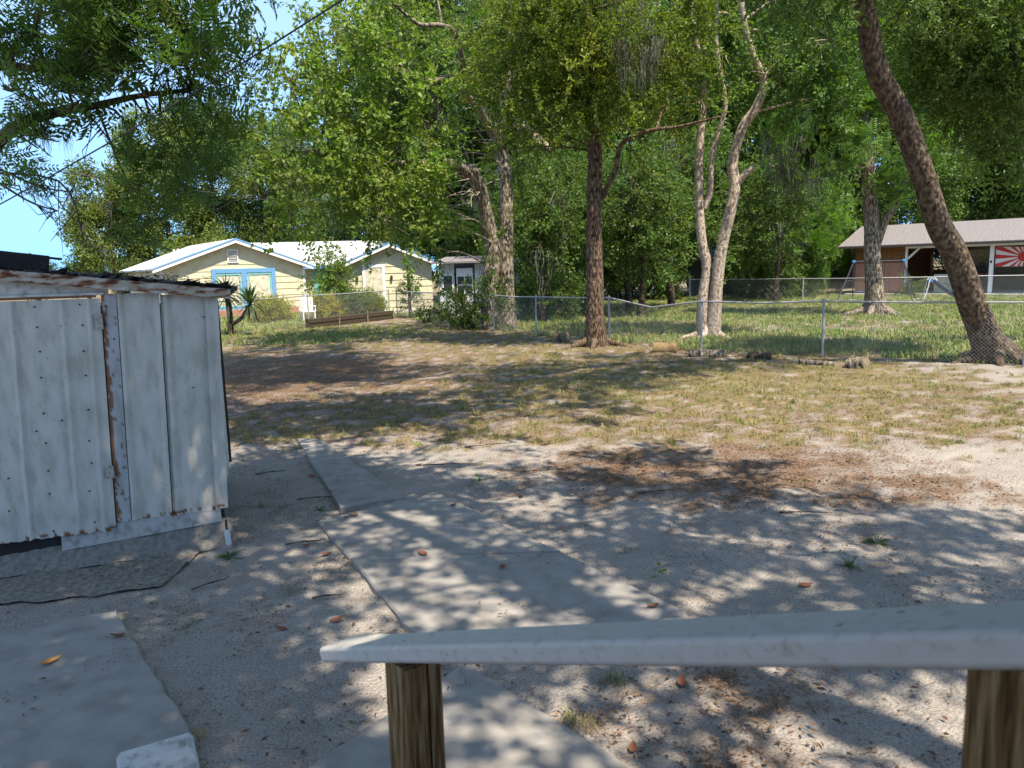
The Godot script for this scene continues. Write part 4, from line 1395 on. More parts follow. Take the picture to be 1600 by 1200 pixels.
	branchwork(t, s, lobes, M.bark_brown)
	crown(t, lobes, "narrow", M.leaf, Color(0.23, 0.295, 0.06), 36, 1.45, -0.08)
	var sp := []
	for k in 16: sp.append(Vector3(2.7 + rg.randf_range(-0.25, 0.55), rg.randf_range(5.4, 7.2), -16.8 + rg.randf_range(-0.3, 0.3)))
	moss(t, sp, M.moss, 0.9)

	t = thing("pale_forked_tree", "smooth pale barked tree forking low into crooked stems behind the fence", "tree", Vector3.ZERO)
	s = [stem(t, "trunk", [Vector3(4.90, -0.03, -19.40), Vector3(4.86, 0.94, -19.40), Vector3(4.96, 1.73, -19.40), Vector3(4.83, 2.37, -19.40), Vector3(4.76, 3.10, -19.40), Vector3(4.73, 4.22, -19.40), Vector3(4.77, 5.13, -19.40), Vector3(4.84, 5.87, -19.40), Vector3(4.62, 7.07, -19.30), Vector3(4.47, 7.86, -19.20), Vector3(4.38, 9.40, -19.20)], 0.165, 0.055, M.bark_pale, 0.5), stem(t, "stem", [Vector3(4.87, 3.22, -19.40), Vector3(4.99, 3.60, -19.35), Vector3(5.03, 4.50, -19.30), Vector3(5.20, 5.16, -19.20), Vector3(5.27, 5.70, -19.10), Vector3(5.05, 6.65, -19.00), Vector3(5.02, 7.64, -19.00), Vector3(4.98, 9.23, -18.80)], 0.085, 0.04, M.bark_pale), stem(t, "trunk", [Vector3(5.07, -0.03, -19.30), Vector3(5.14, 0.94, -19.25), Vector3(5.24, 2.12, -19.20), Vector3(5.52, 3.56, -19.10), Vector3(5.47, 4.27, -19.10), Vector3(5.66, 5.04, -19.00), Vector3(5.93, 5.45, -18.90), Vector3(6.09, 6.04, -18.80), Vector3(5.81, 6.55, -18.70), Vector3(5.53, 7.33, -18.60), Vector3(5.30, 8.84, -18.50)], 0.18, 0.07, M.bark_pale, 0.5), stem(t, "broken_stub", [Vector3(5.51, 3.68, -19.10), Vector3(5.71, 3.92, -19.00), Vector3(5.94, 4.13, -18.90)], 0.1, 0.065, M.bark_pale)]
	roots(t, Vector3(5.0, 0, -19.35), 0.3, 5, M.bark_pale, 2.0)
	lobes = [
		[4.61, 7.51, -20.50, 1.10], [5.88, 7.93, -21.00, 1.00], [6.79, 7.61, -20.00, 1.00], [6.94, 6.80, -19.50, 1.00], [7.53, 6.44, -19.00, 1.00], [6.84, 6.01, -19.60, 0.80], [5.99, 6.66, -21.00, 0.70],
		[7.10, 5.66, -19.00, 0.80], [4.54, 6.50, -20.50, 0.70], [7.67, 6.87, -18.50, 0.90], [5.09, 8.86, -20.50, 1.20], [6.52, 8.48, -19.50, 1.20], [7.35, 7.70, -18.50, 1.20], [5.40, 7.15, -21.00, 0.80],
		[5.85, 6.03, -18.00, 0.45], [4.99, 6.56, -18.40, 0.45], [4.49, 5.78, -18.90, 0.35]]
	branchwork(t, s, lobes, M.bark_pale)
	crown(t, lobes, "broad", M.leaf, Color(0.16, 0.26, 0.08), 34, 1.2, -0.06)

	t = thing("feathery_tree", "grey trunked tree with feathery leaves forking beside the swing set", "tree", Vector3.ZERO)
	s = [stem(t, "trunk", [Vector3(12.20, -0.05, -25.70), Vector3(12.14, 0.89, -25.70), Vector3(12.03, 1.95, -25.70), Vector3(11.97, 2.99, -25.70), Vector3(11.84, 4.01, -25.70), Vector3(11.72, 5.23, -25.70), Vector3(11.53, 6.42, -25.60), Vector3(11.28, 8.73, -25.50)], 0.34, 0.15, M.bark_grey, 0.7), stem(t, "limb", [Vector3(12.09, 2.11, -25.70), Vector3(12.36, 3.07, -25.60), Vector3(12.59, 3.56, -25.40), Vector3(12.76, 4.15, -25.30), Vector3(12.81, 5.30, -25.00)], 0.16, 0.08, M.bark_grey)]
	roots(t, Vector3(12.18, 0, -25.7), 0.42, 6, M.bark_grey, 2.4)
	lobes = [
		[10.46, 6.43, -25.50, 1.30], [11.50, 6.00, -25.50, 1.30], [10.50, 5.34, -25.50, 1.00], [12.31, 5.31, -25.00, 1.20], [11.52, 4.75, -25.00, 0.80], [11.22, 7.77, -25.50, 1.40], [10.04, 6.33, -26.00, 1.20],
		[12.44, 6.66, -25.00, 1.20], [12.15, 4.34, -25.00, 0.70], [10.60, 8.30, -26.00, 1.20], [13.08, 8.23, -26.00, 1.30]]
	branchwork(t, s, lobes, M.bark_grey)
	crown(t, lobes, "pinnate", M.leaf, Color(0.15, 0.26, 0.065), 48, 1.5, -0.12)
	sp = []
	for k in 22: sp.append(Vector3(rg.randf_range(8.6, 11.0), rg.randf_range(4.6, 6.6), rg.randf_range(-28, -25)))
	moss(t, sp, M.moss, 1.5)

	t = thing("leaning_oak", "thick dark oak leaning hard over the fence with mossy bark", "tree", Vector3.ZERO)
	s = [stem(t, "trunk", [Vector3(8.72, -0.05, -13.70), Vector3(8.46, 0.41, -13.60), Vector3(8.12, 1.04, -13.50), Vector3(7.86, 1.55, -13.40), Vector3(7.60, 1.99, -13.30), Vector3(7.27, 2.43, -13.20), Vector3(6.84, 3.25, -13.00), Vector3(6.35, 4.14, -12.80), Vector3(5.80, 4.79, -12.50), Vector3(5.42, 5.71, -12.20), Vector3(5.02, 6.66, -11.90)], 0.27, 0.15, M.bark_dark, 0.45, 18, 0.22)]
	s.append(stem(t, "limb", [Vector3(5.02, 6.6, -11.9), Vector3(4.5, 7.4, -11.4), Vector3(3.6, 8.0, -10.6), Vector3(3.0, 8.4, -9.6)], 0.16, 0.05, M.bark_dark))
	s.append(stem(t, "limb", [Vector3(5.2, 6.3, -12.0), Vector3(5.6, 7.4, -11.6), Vector3(6.2, 8.4, -11.2)], 0.13, 0.05, M.bark_dark))
	roots(t, Vector3(8.68, 0, -13.68), 0.36, 6, M.bark_dark, 2.0)
	lobes = [
		[6.78, 6.48, -13.20, 1.00], [4.31, 5.91, -11.00, 0.80], [6.02, 6.34, -12.50, 0.80], [4.50, 8.00, -11.00, 1.50], [3.00, 8.20, -11.50, 1.40], [6.00, 8.50, -11.00, 1.50], [4.00, 8.60, -9.50, 1.40],
		[2.00, 8.20, -10.50, 1.20], [3.20, 8.40, -8.40, 1.20]]
	branchwork(t, s, lobes, M.bark_dark)
	crown(t, lobes, "narrow", M.leaf, Color(0.15, 0.225, 0.065), 60, 1.3, -0.08)
	sp = []
	for k in 9: sp.append(Vector3(8.0 + rg.randf_range(-0.15, 0.25), rg.randf_range(3.4, 6.0), -11.9 + rg.randf_range(-0.2, 0.2)))
	moss(t, sp, M.moss, 0.8)

	t = thing("shade_oak", "dense leafy oak whose low boughs spread in front of the carport roof", "tree", Vector3.ZERO)
	s = [stem(t, "trunk", [Vector3(12.6, -0.1, -15.8), Vector3(12.5, 2.2, -15.8), Vector3(12.2, 4.4, -15.5), Vector3(11.6, 6.6, -15.2)], 0.34, 0.16, M.bark_dark, 0.5)]
	s.append(stem(t, "limb", [Vector3(12.3, 4.0, -15.6), Vector3(11.0, 5.2, -15.0), Vector3(9.6, 5.9, -14.6), Vector3(8.6, 6.6, -14.6)], 0.13, 0.04, M.bark_dark))
	lobes = [
		[7.66, 6.13, -14.50, 1.00], [8.37, 5.81, -14.80, 1.20], [8.46, 5.80, -14.00, 1.20], [9.02, 5.57, -14.00, 1.20], [8.65, 5.07, -15.00, 0.90], [8.88, 4.95, -14.50, 1.00], [9.14, 4.72, -14.00, 1.00],
		[9.10, 4.22, -14.50, 0.80], [9.60, 3.87, -14.50, 0.70], [8.75, 4.32, -15.00, 0.60], [8.18, 6.63, -14.00, 1.30], [8.76, 6.04, -13.50, 1.20], [7.91, 5.91, -15.50, 0.60]]
	branchwork(t, s, lobes, M.bark_dark, 0.03, 4)
	crown(t, lobes, "narrow", M.leaf, Color(0.17, 0.255, 0.07), 46, 1.3, -0.03)

	t = thing("pecan_tree", "large pecan tree reaching drooping compound leaves over the white shed", "tree", Vector3.ZERO)
	s = [stem(t, "trunk", [Vector3(-9.6, -0.1, -10.6), Vector3(-9.4, 2.0, -10.5), Vector3(-9.2, 4.0, -10.5), Vector3(-8.9, 6.0, -10.6), Vector3(-8.5, 8.5, -11.0)], 0.4, 0.2, M.bark_dark, 0.5)]
	var main := [Vector3(-9.3, 2.6, -10.5), Vector3(-8.2, 2.9, -10.4)] + [Vector3(-6.89, 3.39, -10.30), Vector3(-6.45, 3.70, -10.20), Vector3(-6.04, 3.89, -10.10), Vector3(-5.49, 3.99, -10.00), Vector3(-5.08, 4.04, -10.00), Vector3(-4.51, 4.14, -10.00), Vector3(-3.87, 4.19, -10.00)]
	s.append(stem(t, "limb", main, 0.14, 0.02, M.bark_dark))
	main = [Vector3(-9.2, 3.8, -10.5), Vector3(-7.8, 4.2, -10.0)] + [Vector3(-6.57, 4.37, -9.80), Vector3(-6.09, 4.49, -9.80), Vector3(-5.63, 4.43, -9.80), Vector3(-5.25, 4.38, -9.80), Vector3(-4.77, 4.47, -9.80)]
	s.append(stem(t, "limb", main, 0.1, 0.02, M.bark_dark))
	s.append(stem(t, "limb", [Vector3(-8.9, 6.0, -10.6), Vector3(-7.0, 7.6, -10.8), Vector3(-4.5, 8.6, -11.0), Vector3(-2.0, 9.0, -11.0)], 0.18, 0.05, M.bark_dark))
	s.append(stem(t, "limb", [Vector3(-8.9, 5.8, -10.6), Vector3(-7.0, 6.6, -9.6), Vector3(-5.0, 6.9, -9.1), Vector3(-3.2, 6.4, -9.0)], 0.13, 0.03, M.bark_dark))
	lobes = [
		[-5.86, 4.85, -10.00, 0.75], [-5.43, 4.46, -10.00, 0.75], [-4.92, 4.82, -10.00, 0.65], [-4.65, 4.37, -10.00, 0.65], [-4.17, 4.39, -10.00, 0.60], [-5.24, 4.08, -10.00, 0.60], [-4.46, 3.90, -10.00, 0.65],
		[-3.88, 4.08, -10.00, 0.60], [-3.66, 3.92, -10.00, 0.42], [-4.90, 3.53, -10.00, 0.60], [-4.18, 3.43, -10.00, 0.55], [-3.81, 3.58, -10.00, 0.40], [-5.86, 3.54, -10.00, 0.35], [-6.46, 3.15, -10.50, 0.35],
		[-5.71, 2.77, -10.00, 0.50], [-5.42, 2.40, -10.00, 0.45], [-5.52, 3.00, -10.00, 0.35], [-5.38, 4.98, -9.50, 0.75], [-4.86, 5.04, -9.50, 0.75], [-4.62, 3.05, -10.00, 0.42], [-4.10, 3.04, -10.00, 0.35],
		[-4.49, 2.73, -10.00, 0.30], [-5.79, 4.14, -9.50, 0.60], [-3.91, 4.79, -9.00, 0.45], [-3.50, 4.64, -9.00, 0.50], [-3.24, 4.70, -9.00, 0.40], [-3.59, 5.17, -9.00, 0.80], [-4.21, 5.26, -9.00, 0.80],
		[-4.90, 5.34, -9.00, 0.90]]
	branchwork(t, s, lobes, M.bark_dark, 0.024, 5)
	crown(t, lobes, "pinnate", M.leaf, Color(0.125, 0.21, 0.06), 24, 1.3, -0.02, 0.5)
	var high := [
		[-5.00, 8.50, -9.00, 1.60], [-3.50, 9.00, -11.00, 1.60], [-2.00, 8.80, -9.00, 1.50], [-4.00, 9.20, -13.00, 1.60], [-1.50, 9.40, -12.50, 1.50], [-0.50, 9.00, -10.50, 1.40], [-2.50, 9.90, -14.50, 1.40],
		[-6.50, 9.00, -11.00, 1.60], [-6.00, 9.50, -13.50, 1.50]]
	branchwork(t, s, high, M.bark_dark, 0.03, 4)
	crown(t, high, "pinnate", M.leaf, Color(0.125, 0.21, 0.06), 62, 1.4, -0.14, 0.5)
	sp = []
	for k in 14:
		sp.append([Vector3(-4.2, 5.3, -9.0), Vector3(-3.6, 5.2, -9.0), Vector3(-6.4, 4.2, -9.6), Vector3(-5.6, 3.9, -10.0), Vector3(-6.3, 3.0, -10.3)][k % 5] + rnd_dir() * 0.22)
	moss(t, sp, M.moss, 0.5)

	# the tree beside the porch whose shade dapples the sand
	t = thing("porch_oak", "tall oak spreading over the porch and shading the sand", "tree", Vector3.ZERO)
	s = [stem(t, "trunk", [Vector3(6.4, -0.1, 2.6), Vector3(6.3, 2.0, 2.5), Vector3(6.1, 4.0, 2.2), Vector3(5.6, 6.0, 1.6), Vector3(5.0, 8.0, 1.0)], 0.45, 0.2, M.bark_dark, 0.5)]
	s.append(stem(t, "limb", [Vector3(6.1, 4.2, 2.2), Vector3(4.0, 6.0, 0.6), Vector3(2.0, 6.6, -1.5), Vector3(0.4, 6.8, -3.4)], 0.2, 0.05, M.bark_dark))
	s.append(stem(t, "limb", [Vector3(5.9, 5.0, 2.0), Vector3(3.6, 6.8, 1.6), Vector3(1.0, 7.2, 0.2), Vector3(-1.2, 7.0, -1.4)], 0.18, 0.05, M.bark_dark))
	lobes = [[-1.73, 6.17, 0.35, 0.85], [-2.02, 6.64, -0.79, 1.04], [-1.37, 6.36, -2.38, 0.88], [-1.46, 6.17, -4.14, 1.08], [-0.04, 7.29, 1.15, 0.86], [-0.50, 7.00, -0.38, 1.06], [-0.01, 6.14, -1.95, 1.00], [0.00, 6.28, -3.61, 0.83], [0.42, 7.38, -4.98, 0.89], [1.40, 6.92, 0.59, 1.05], [1.10, 6.66, -1.05, 0.93], [1.23, 6.49, -2.54, 0.81], [1.27, 7.00, -4.31, 0.96], [2.59, 6.55, 1.05, 0.86], [2.46, 6.32, -0.73, 0.88], [2.73, 7.20, -2.49, 0.97], [3.20, 6.16, -3.82, 0.87], [4.13, 6.98, 0.27, 0.90], [3.94, 6.73, -1.43, 1.01], [4.50, 7.53, -2.48, 1.09], [5.26, 6.46, 0.23, 1.03], [5.56, 7.51, -1.44, 1.05], [6.70, 6.31, 0.47, 0.84], [-2.96, 7.54, -3.08, 0.80], [-3.23, 6.27, -1.26, 0.91], [-0.90, 6.16, -5.16, 0.93], [-2.35, 6.09, -3.62, 0.85], [-1.81, 6.24, -4.83, 0.95], [-1.03, 7.60, -3.39, 0.96], [-0.46, 6.65, -4.16, 0.94], [-1.33, 6.66, -2.03, 0.93], [-2.53, 7.42, -2.03, 0.95], [-3.63, 6.41, -2.53, 0.86], [0.47, 7.39, -2.98, 0.82], [0.91, 6.90, -4.05, 0.92], [-1.60, 7.05, -2.45, 1.02], [-1.20, 6.15, -3.04, 1.06], [-0.40, 7.48, -2.48, 1.00], [0.15, 7.03, -2.74, 0.96], [-1.42, 7.10, -2.02, 1.08], [-0.57, 6.12, -1.46, 1.09], [1.68, 6.07, 1.40, 0.84], [2.43, 7.07, 1.68, 0.85], [2.97, 6.91, 1.52, 1.08], [1.76, 6.01, 2.81, 0.80], [3.39, 6.19, 2.55, 1.03], [-2.21, 6.88, -2.71, 0.86], [-1.20, 8.14, -5.80, 0.88], [0.00, 8.31, -6.20, 0.99], [1.20, 7.98, -6.00, 0.93], [2.20, 7.62, -5.60, 0.81], [0.20, 8.08, -7.20, 0.92], [1.50, 8.29, -7.00, 0.95], [-1.40, 7.71, -7.20, 0.89], [-2.60, 8.21, -6.40, 0.93], [-3.40, 7.61, -5.40, 1.01], [2.90, 8.26, -6.40, 0.82], [-0.60, 8.03, -6.60, 0.90], [0.80, 8.23, -6.60, 0.88]]
	branchwork(t, s, lobes, M.bark_dark, 0.03, 4)
	crown(t, lobes, "broad", M.leaf, Color(0.1, 0.16, 0.045), 78, 1.2, -0.1)

func wood_tree(called: String, label: String, x: float, z: float, h: float, r: float, low: float, tint: Color, n: int, dense: float, bark: Material, with_moss: int, kind := "far", size := 1.5) -> void:
	var t := thing(called, label, "tree", Vector3(x, 0, z), 0, "trees in the woods behind the yards")
	var top := Vector3(rg.randf_range(-0.8, 0.8), h * 0.86, rg.randf_range(-0.8, 0.8))
	var s := [stem(t, "trunk", [Vector3(0, -0.1, 0), Vector3(rg.randf_range(-0.2, 0.2), h * 0.3, 0), Vector3(top.x * 0.6, h * 0.6, top.z * 0.6), top], 0.014 * h + 0.06, 0.05, bark, 0.5, 10)]
	var lobes := []
	for k in n:
		var f := (k + rg.randf()) / n
		var y := lerpf(low, h - r * 0.3, f)
		var a := k * 2.4 + rg.randf()
		var q := r * (0.35 + 0.65 * sin(PI * clampf(f * 0.8 + 0.15, 0, 1))) * rg.randf_range(0.35, 0.95)
		lobes.append([cos(a) * q, y, sin(a) * q, r * rg.randf_range(0.28, 0.48)])
	branchwork(t, s, lobes, bark, 0.05, 3)
	crown(t, lobes, kind, M.leaf, tint, dense, size, -0.12)
	if with_moss:
		var sp := []
		for k in with_moss:
			var l: Array = lobes[rg.randi_range(0, lobes.size() - 1)]
			sp.append(Vector3(l[0], l[1] - l[3] * 0.4, l[2]) + rnd_dir() * l[3] * 0.8)
		moss(t, sp, M.moss, 1.9)

func shrub(label: String, x: float, z: float, h: float, r: float, tint: Color, kind: String, size: float, dense: float, group := "") -> void:
	var t := thing("shrub", label, "shrub", Vector3(x, 0, z), 0, group)
	var b := MB.new()
	for k in 7:
		var d := Vector3(rg.randf_range(-0.6, 0.6), 1, rg.randf_range(-0.6, 0.6)).normalized()
		b.tube([Vector3(rg.randf_range(-0.1, 0.1), -0.05, rg.randf_range(-0.1, 0.1)), d * h * 0.4 + rnd_dir() * 0.05 * h, d * h * 0.75], [0.015 + 0.006 * h, 0.012, 0.006], 5, false)
	obj("stem", b, M.bark_brown, t)
	var lobes := []
	for k in 7:
		var a := rg.randf() * TAU
		var q := r * rg.randf_range(0.1, 0.7)
		lobes.append([cos(a) * q, rg.randf_range(0.25, 0.8) * h, sin(a) * q, minf(r, h) * rg.randf_range(0.35, 0.5)])
	crown(t, lobes, kind, M.leaf, tint, dense, size, -0.25)

func build_woods() -> void:
	var tall := ["tall leafy tree rising behind the yellow house with the small gable", "tall leafy tree rising behind the white outbuilding", "tall dense tree in the woods behind the straight dark trunk", "tall mossy tree in the woods behind the pale forked tree", "tall mossy tree rising behind the far fence and young trees", "tall dense tree rising behind the carport roof"]
	var place := [0, 0, 1, 1, 2, 2, 3, 3, 4, 4, 5, 5, 5]
	var nth := 0
	var sunny := "sunlit yellow green tree rising behind the yellow house roofs"
	var under := "dark slender tree in deep shade behind the chain link fence"
	for q in [[-29.36, -58.00, 10.50, 3.20], [-27.00, -62.00, 15.00, 4.00], [-21.67, -58.00, 14.50, 4.00], [-18.44, -60.00, 14.00, 3.80], [-16.71, -66.00, 13.00, 3.60]]:
		wood_tree("woodland_tree", sunny, q[0], q[1], q[2], q[3], 3.0, Color(0.2, 0.26, 0.07) * rg.randf_range(0.85, 1.1), 20, 7, M.bark_grey, 14)
	for q in [[-8.89, -52.00, 18.00, 5.00], [-5.85, -50.00, 19.00, 5.00], [-3.75, -47.00, 19.00, 5.00], [-0.24, -45.00, 19.00, 5.00], [2.56, -42.00, 18.50, 5.00], [5.97, -44.00, 19.00, 5.00], [8.84, -42.00, 18.50, 5.00], [13.11, -46.00, 19.00, 5.00], [15.83, -44.00, 18.00, 4.60], [22.12, -50.00, 20.00, 5.00], [26.27, -50.00, 20.00, 5.00], [32.39, -54.00, 21.00, 5.50], [34.15, -50.00, 21.00, 5.50]]:
		nth += 1
		wood_tree("woodland_tree", tall[place[nth - 1]], q[0], q[1], q[2], q[3], 3.6, Color(0.14, 0.22, 0.06) * rg.randf_range(0.8, 1.2), 26, 5, M.bark_dark, 9)
	for q in [[0.98, -31.00, 6.50, 2.00], [2.49, -34.00, 7.00, 2.20], [4.85, -31.00, 6.50, 2.00], [6.95, -33.00, 7.50, 2.20], [4.73, -28.00, 5.50, 1.60], [1.19, -27.00, 4.80, 1.40], [12.36, -36.00, 7.00, 2.00]]:
		wood_tree("understory_tree", under, q[0], q[1], q[2], q[3], 2.1, Color(0.14, 0.22, 0.06), 15, 50, M.bark_dark, 3, "broad", 1.3)
	for q in [[14.56, -40.00, 6.50, 2.00], [17.36, -44.00, 6.20, 1.60], [13.54, -42.00, 5.50, 1.60], [22.96, -55.00, 9.00, 2.40]]:
		wood_tree("young_tree", "bright green feathery young tree by the far fence", q[0], q[1], q[2], q[3], 0.8, Color(0.15, 0.26, 0.06), 18, 40, M.bark_grey, 4, "pinnate", 2.2)
	for q in [[-22.72, -66.00, 4.20], [-15.70, -60.00, 4.50], [-10.95, -56.00, 4.50], [-6.73, -52.00, 4.50], [-3.16, -50.00, 4.50], [0.15, -49.00, 5.00], [2.93, -48.00, 5.00], [5.84, -49.00, 5.00], [8.51, -48.00, 5.00], [11.76, -50.00, 5.00], [16.13, -55.00, 5.00], [18.97, -54.00, 5.00], [21.71, -52.00, 5.00], [27.09, -56.00, 5.00], [31.27, -56.00, 5.00], [36.70, -58.00, 5.00], [39.62, -56.00, 5.00], [-28.73, -70.00, 4.20], [-32.41, -68.00, 4.20], [-38.00, -70.00, 4.00], [-43.84, -72.00, 4.00], [-49.20, -72.00, 4.00]]:
		shrub("dense dark thicket shrub closing the view behind the far yards", q[0], q[1], q[2], 3.0, Color(0.14, 0.22, 0.06), "far", 1.2, 12, "thicket shrubs behind the yards")
	for q in [[1.16, -29.00, 1.80], [1.90, -27.50, 1.50], [2.69, -30.00, 1.60], [0.57, -30.00, 2.20], [5.73, -41.00, 2.20], [7.44, -42.00, 2.40], [8.25, -40.00, 2.20], [3.78, -42.00, 2.20], [5.24, -44.00, 2.60], [7.04, -45.00, 2.60], [8.72, -45.00, 2.60], [2.63, -43.00, 2.40], [12.42, -39.00, 2.00], [13.38, -38.50, 1.60]]:
		shrub("leafy shrub growing in the shade behind the chain link fence", q[0], q[1], q[2], 1.1, Color(0.14, 0.22, 0.06), "broad", 1.1, 60, "shrubs in the shade behind the fence")

func build_plants() -> void:
	shrub("round yellow leaved shrub before the blue framed gable", -9.6, -31.2, 0.75, 0.85, Color(0.4, 0.4, 0.04), "broad", 0.65, 800)
	shrub("compact yellow shrub beside the white garden chair", -7.5, -31.6, 0.85, 0.6, Color(0.42, 0.4, 0.04), "broad", 0.65, 900)
	shrub("green rounded shrub in the timber planter below the small gable", -6.6, -31.9, 1.0, 0.75, Color(0.14, 0.22, 0.06), "broad", 0.65, 700)
	shrub("yellow tipped green shrub near the white framed door", -5.9, -32.6, 0.9, 0.6, Color(0.24, 0.3, 0.05), "broad", 0.65, 700)
	shrub("tangled vine clump smothering the fence at the twin trunk", -1.5, -24.9, 1.1, 0.8, Color(0.1, 0.155, 0.045), "broad", 0.8, 80)
	shrub("scrubby weeds growing along the fence by the gate", -3.0, -28.2, 0.5, 0.6, Color(0.1, 0.15, 0.05), "broad", 0.7, 70)
	shrub("low leafy bush at the corner of the brick wall", 19.3, -37.2, 0.9, 0.5, Color(0.16, 0.25, 0.06), "broad", 0.8, 90)
	# sapling before the houses
	var t := thing("sapling", "small light green tree growing between the two yellow gables", "tree", Vector3.ZERO)
	var s := [stem(t, "trunk", [Vector3(-7.6, -0.05, -32.6), Vector3(-7.55, 0.7, -32.6), Vector3(-7.65, 1.4, -32.6), Vector3(-7.5, 2.2, -32.6)], 0.12, 0.05, M.bark_brown, 0.4)]
	var lobes := [[-7.5, 2.0, -32.6, 0.6], [-7.1, 1.7, -32.5, 0.5], [-7.9, 1.8, -32.5, 0.45], [-7.4, 2.5, -32.7, 0.5], [-7.6, 1.3, -32.3, 0.35]]
	branchwork(t, s, lobes, M.bark_brown, 0.02, 4)
	crown(t, lobes, "broad", M.leaf, Color(0.19, 0.29, 0.06), 85, 1.0, -0.2)
	# ivy post by the gate
	t = thing("ivy_post", "wooden gate post wrapped in dark ivy", "post", Vector3(-4.05, 0, -31.3))
	bar(t, "post", Vector3(0, 0.85, 0), Vector3(0.12, 1.8, 0.12), M.old_wood)
	crown(t, [[0, 0.5, 0.05, 0.3], [0.03, 0.9, 0.05, 0.3], [0, 1.25, 0.05, 0.28], [0.15, 1.45, 0.0, 0.22]], "broad", M.leaf, Color(0.09, 0.15, 0.045), 260, 0.6, -0.3)
	# strap leaved plant by the shed
	t = thing("yucca_plant", "dark strap leaved yucca on a bare stem past the shed corner", "plant", Vector3(-9.0, 0, -24.7))
	var b := MB.new()
	b.tube(smooth([Vector3(0, -0.05, 0), Vector3(0.02, 0.6, 0), Vector3(-0.03, 1.25, 0)], 4), taper(9, 0.1, 0.075), 9, true, 0.15, na)
	obj("stem", b, M.bark_dark, t)
	b = MB.new()
	b.tube(smooth([Vector3(0.0, 0.3, 0), Vector3(0.5, 0.6, 0.1), Vector3(0.75, 1.0, 0.1)], 4), taper(9, 0.07, 0.05), 8, true, 0.15, na)
	obj("stem", b, M.bark_dark, t)
	for q in [[Vector3(-0.03, 1.3, 0), 0.85], [Vector3(0.75, 1.0, 0.1), 0.85]]:
		var ro := MB.new()
		for k in 64:
			var d := (rnd_dir() + Vector3(0, 0.35, 0)).normalized()
			var l: float = q[1] * rg.randf_range(0.7, 1.1)
			var sd := d.cross(Vector3.UP).normalized() * 0.034
			var p: Vector3 = q[0]
			var m := p + d * l * 0.55
			var e := p + d * l + Vector3(0, -0.18 * l, 0)
			var g := rg.randf_range(0.7, 1.2)
			ro.col = Color(0.07 * g, 0.115 * g, 0.06 * g)
			ro.quad(p - sd * 0.7, p + sd * 0.7, m + sd, m - sd)
			ro.tri(m - sd, m + sd, e)
		obj("leaf_rosette", ro, M.leaf, t)
	# little seedlings on the sand
	for q in [[2.08, -4.55, 0.09, 0], [2.44, -4.98, 0.11, 0], [0.87, -4.49, 0.07, 1], [-1.95, -5.0, 0.1, 0], [-0.35, -6.75, 0.1, 1], [-1.6, -6.0, 0.07, 0]]:
		var w := MB.new()
		for k in (22 if q[3] == 0 else 9):
			var g := rg.randf_range(0.7, 1.2)
			w.col = Color(0.12 * g, 0.17 * g, 0.055 * g) if q[3] == 0 else Color(0.18 * g, 0.3 * g, 0.06 * g)
			var d := (rnd_dir() * Vector3(1, 0.3, 1) + Vector3(0, 0.25, 0)).normalized()
			if q[3] == 0: w.leaf(Vector3.ZERO, d, Vector3.UP, q[2] * rg.randf_range(0.6, 1.3), 0.008, false)
			else: w.leaf(Vector3(0, 0.02 * (k % 3), 0) + d * 0.02, d, Vector3.UP, q[2] * 0.5, q[2] * 0.35)
		var o := obj("weed", w, M.leaf)
		o.position = Vector3(q[0], height(q[0], q[1]), q[1])
		tag(o, "spiky grass weed sprouting from bare sand" if q[3] == 0 else "tiny broad leaved seedling sprouting from bare sand", "weed", "weeds on the sand")

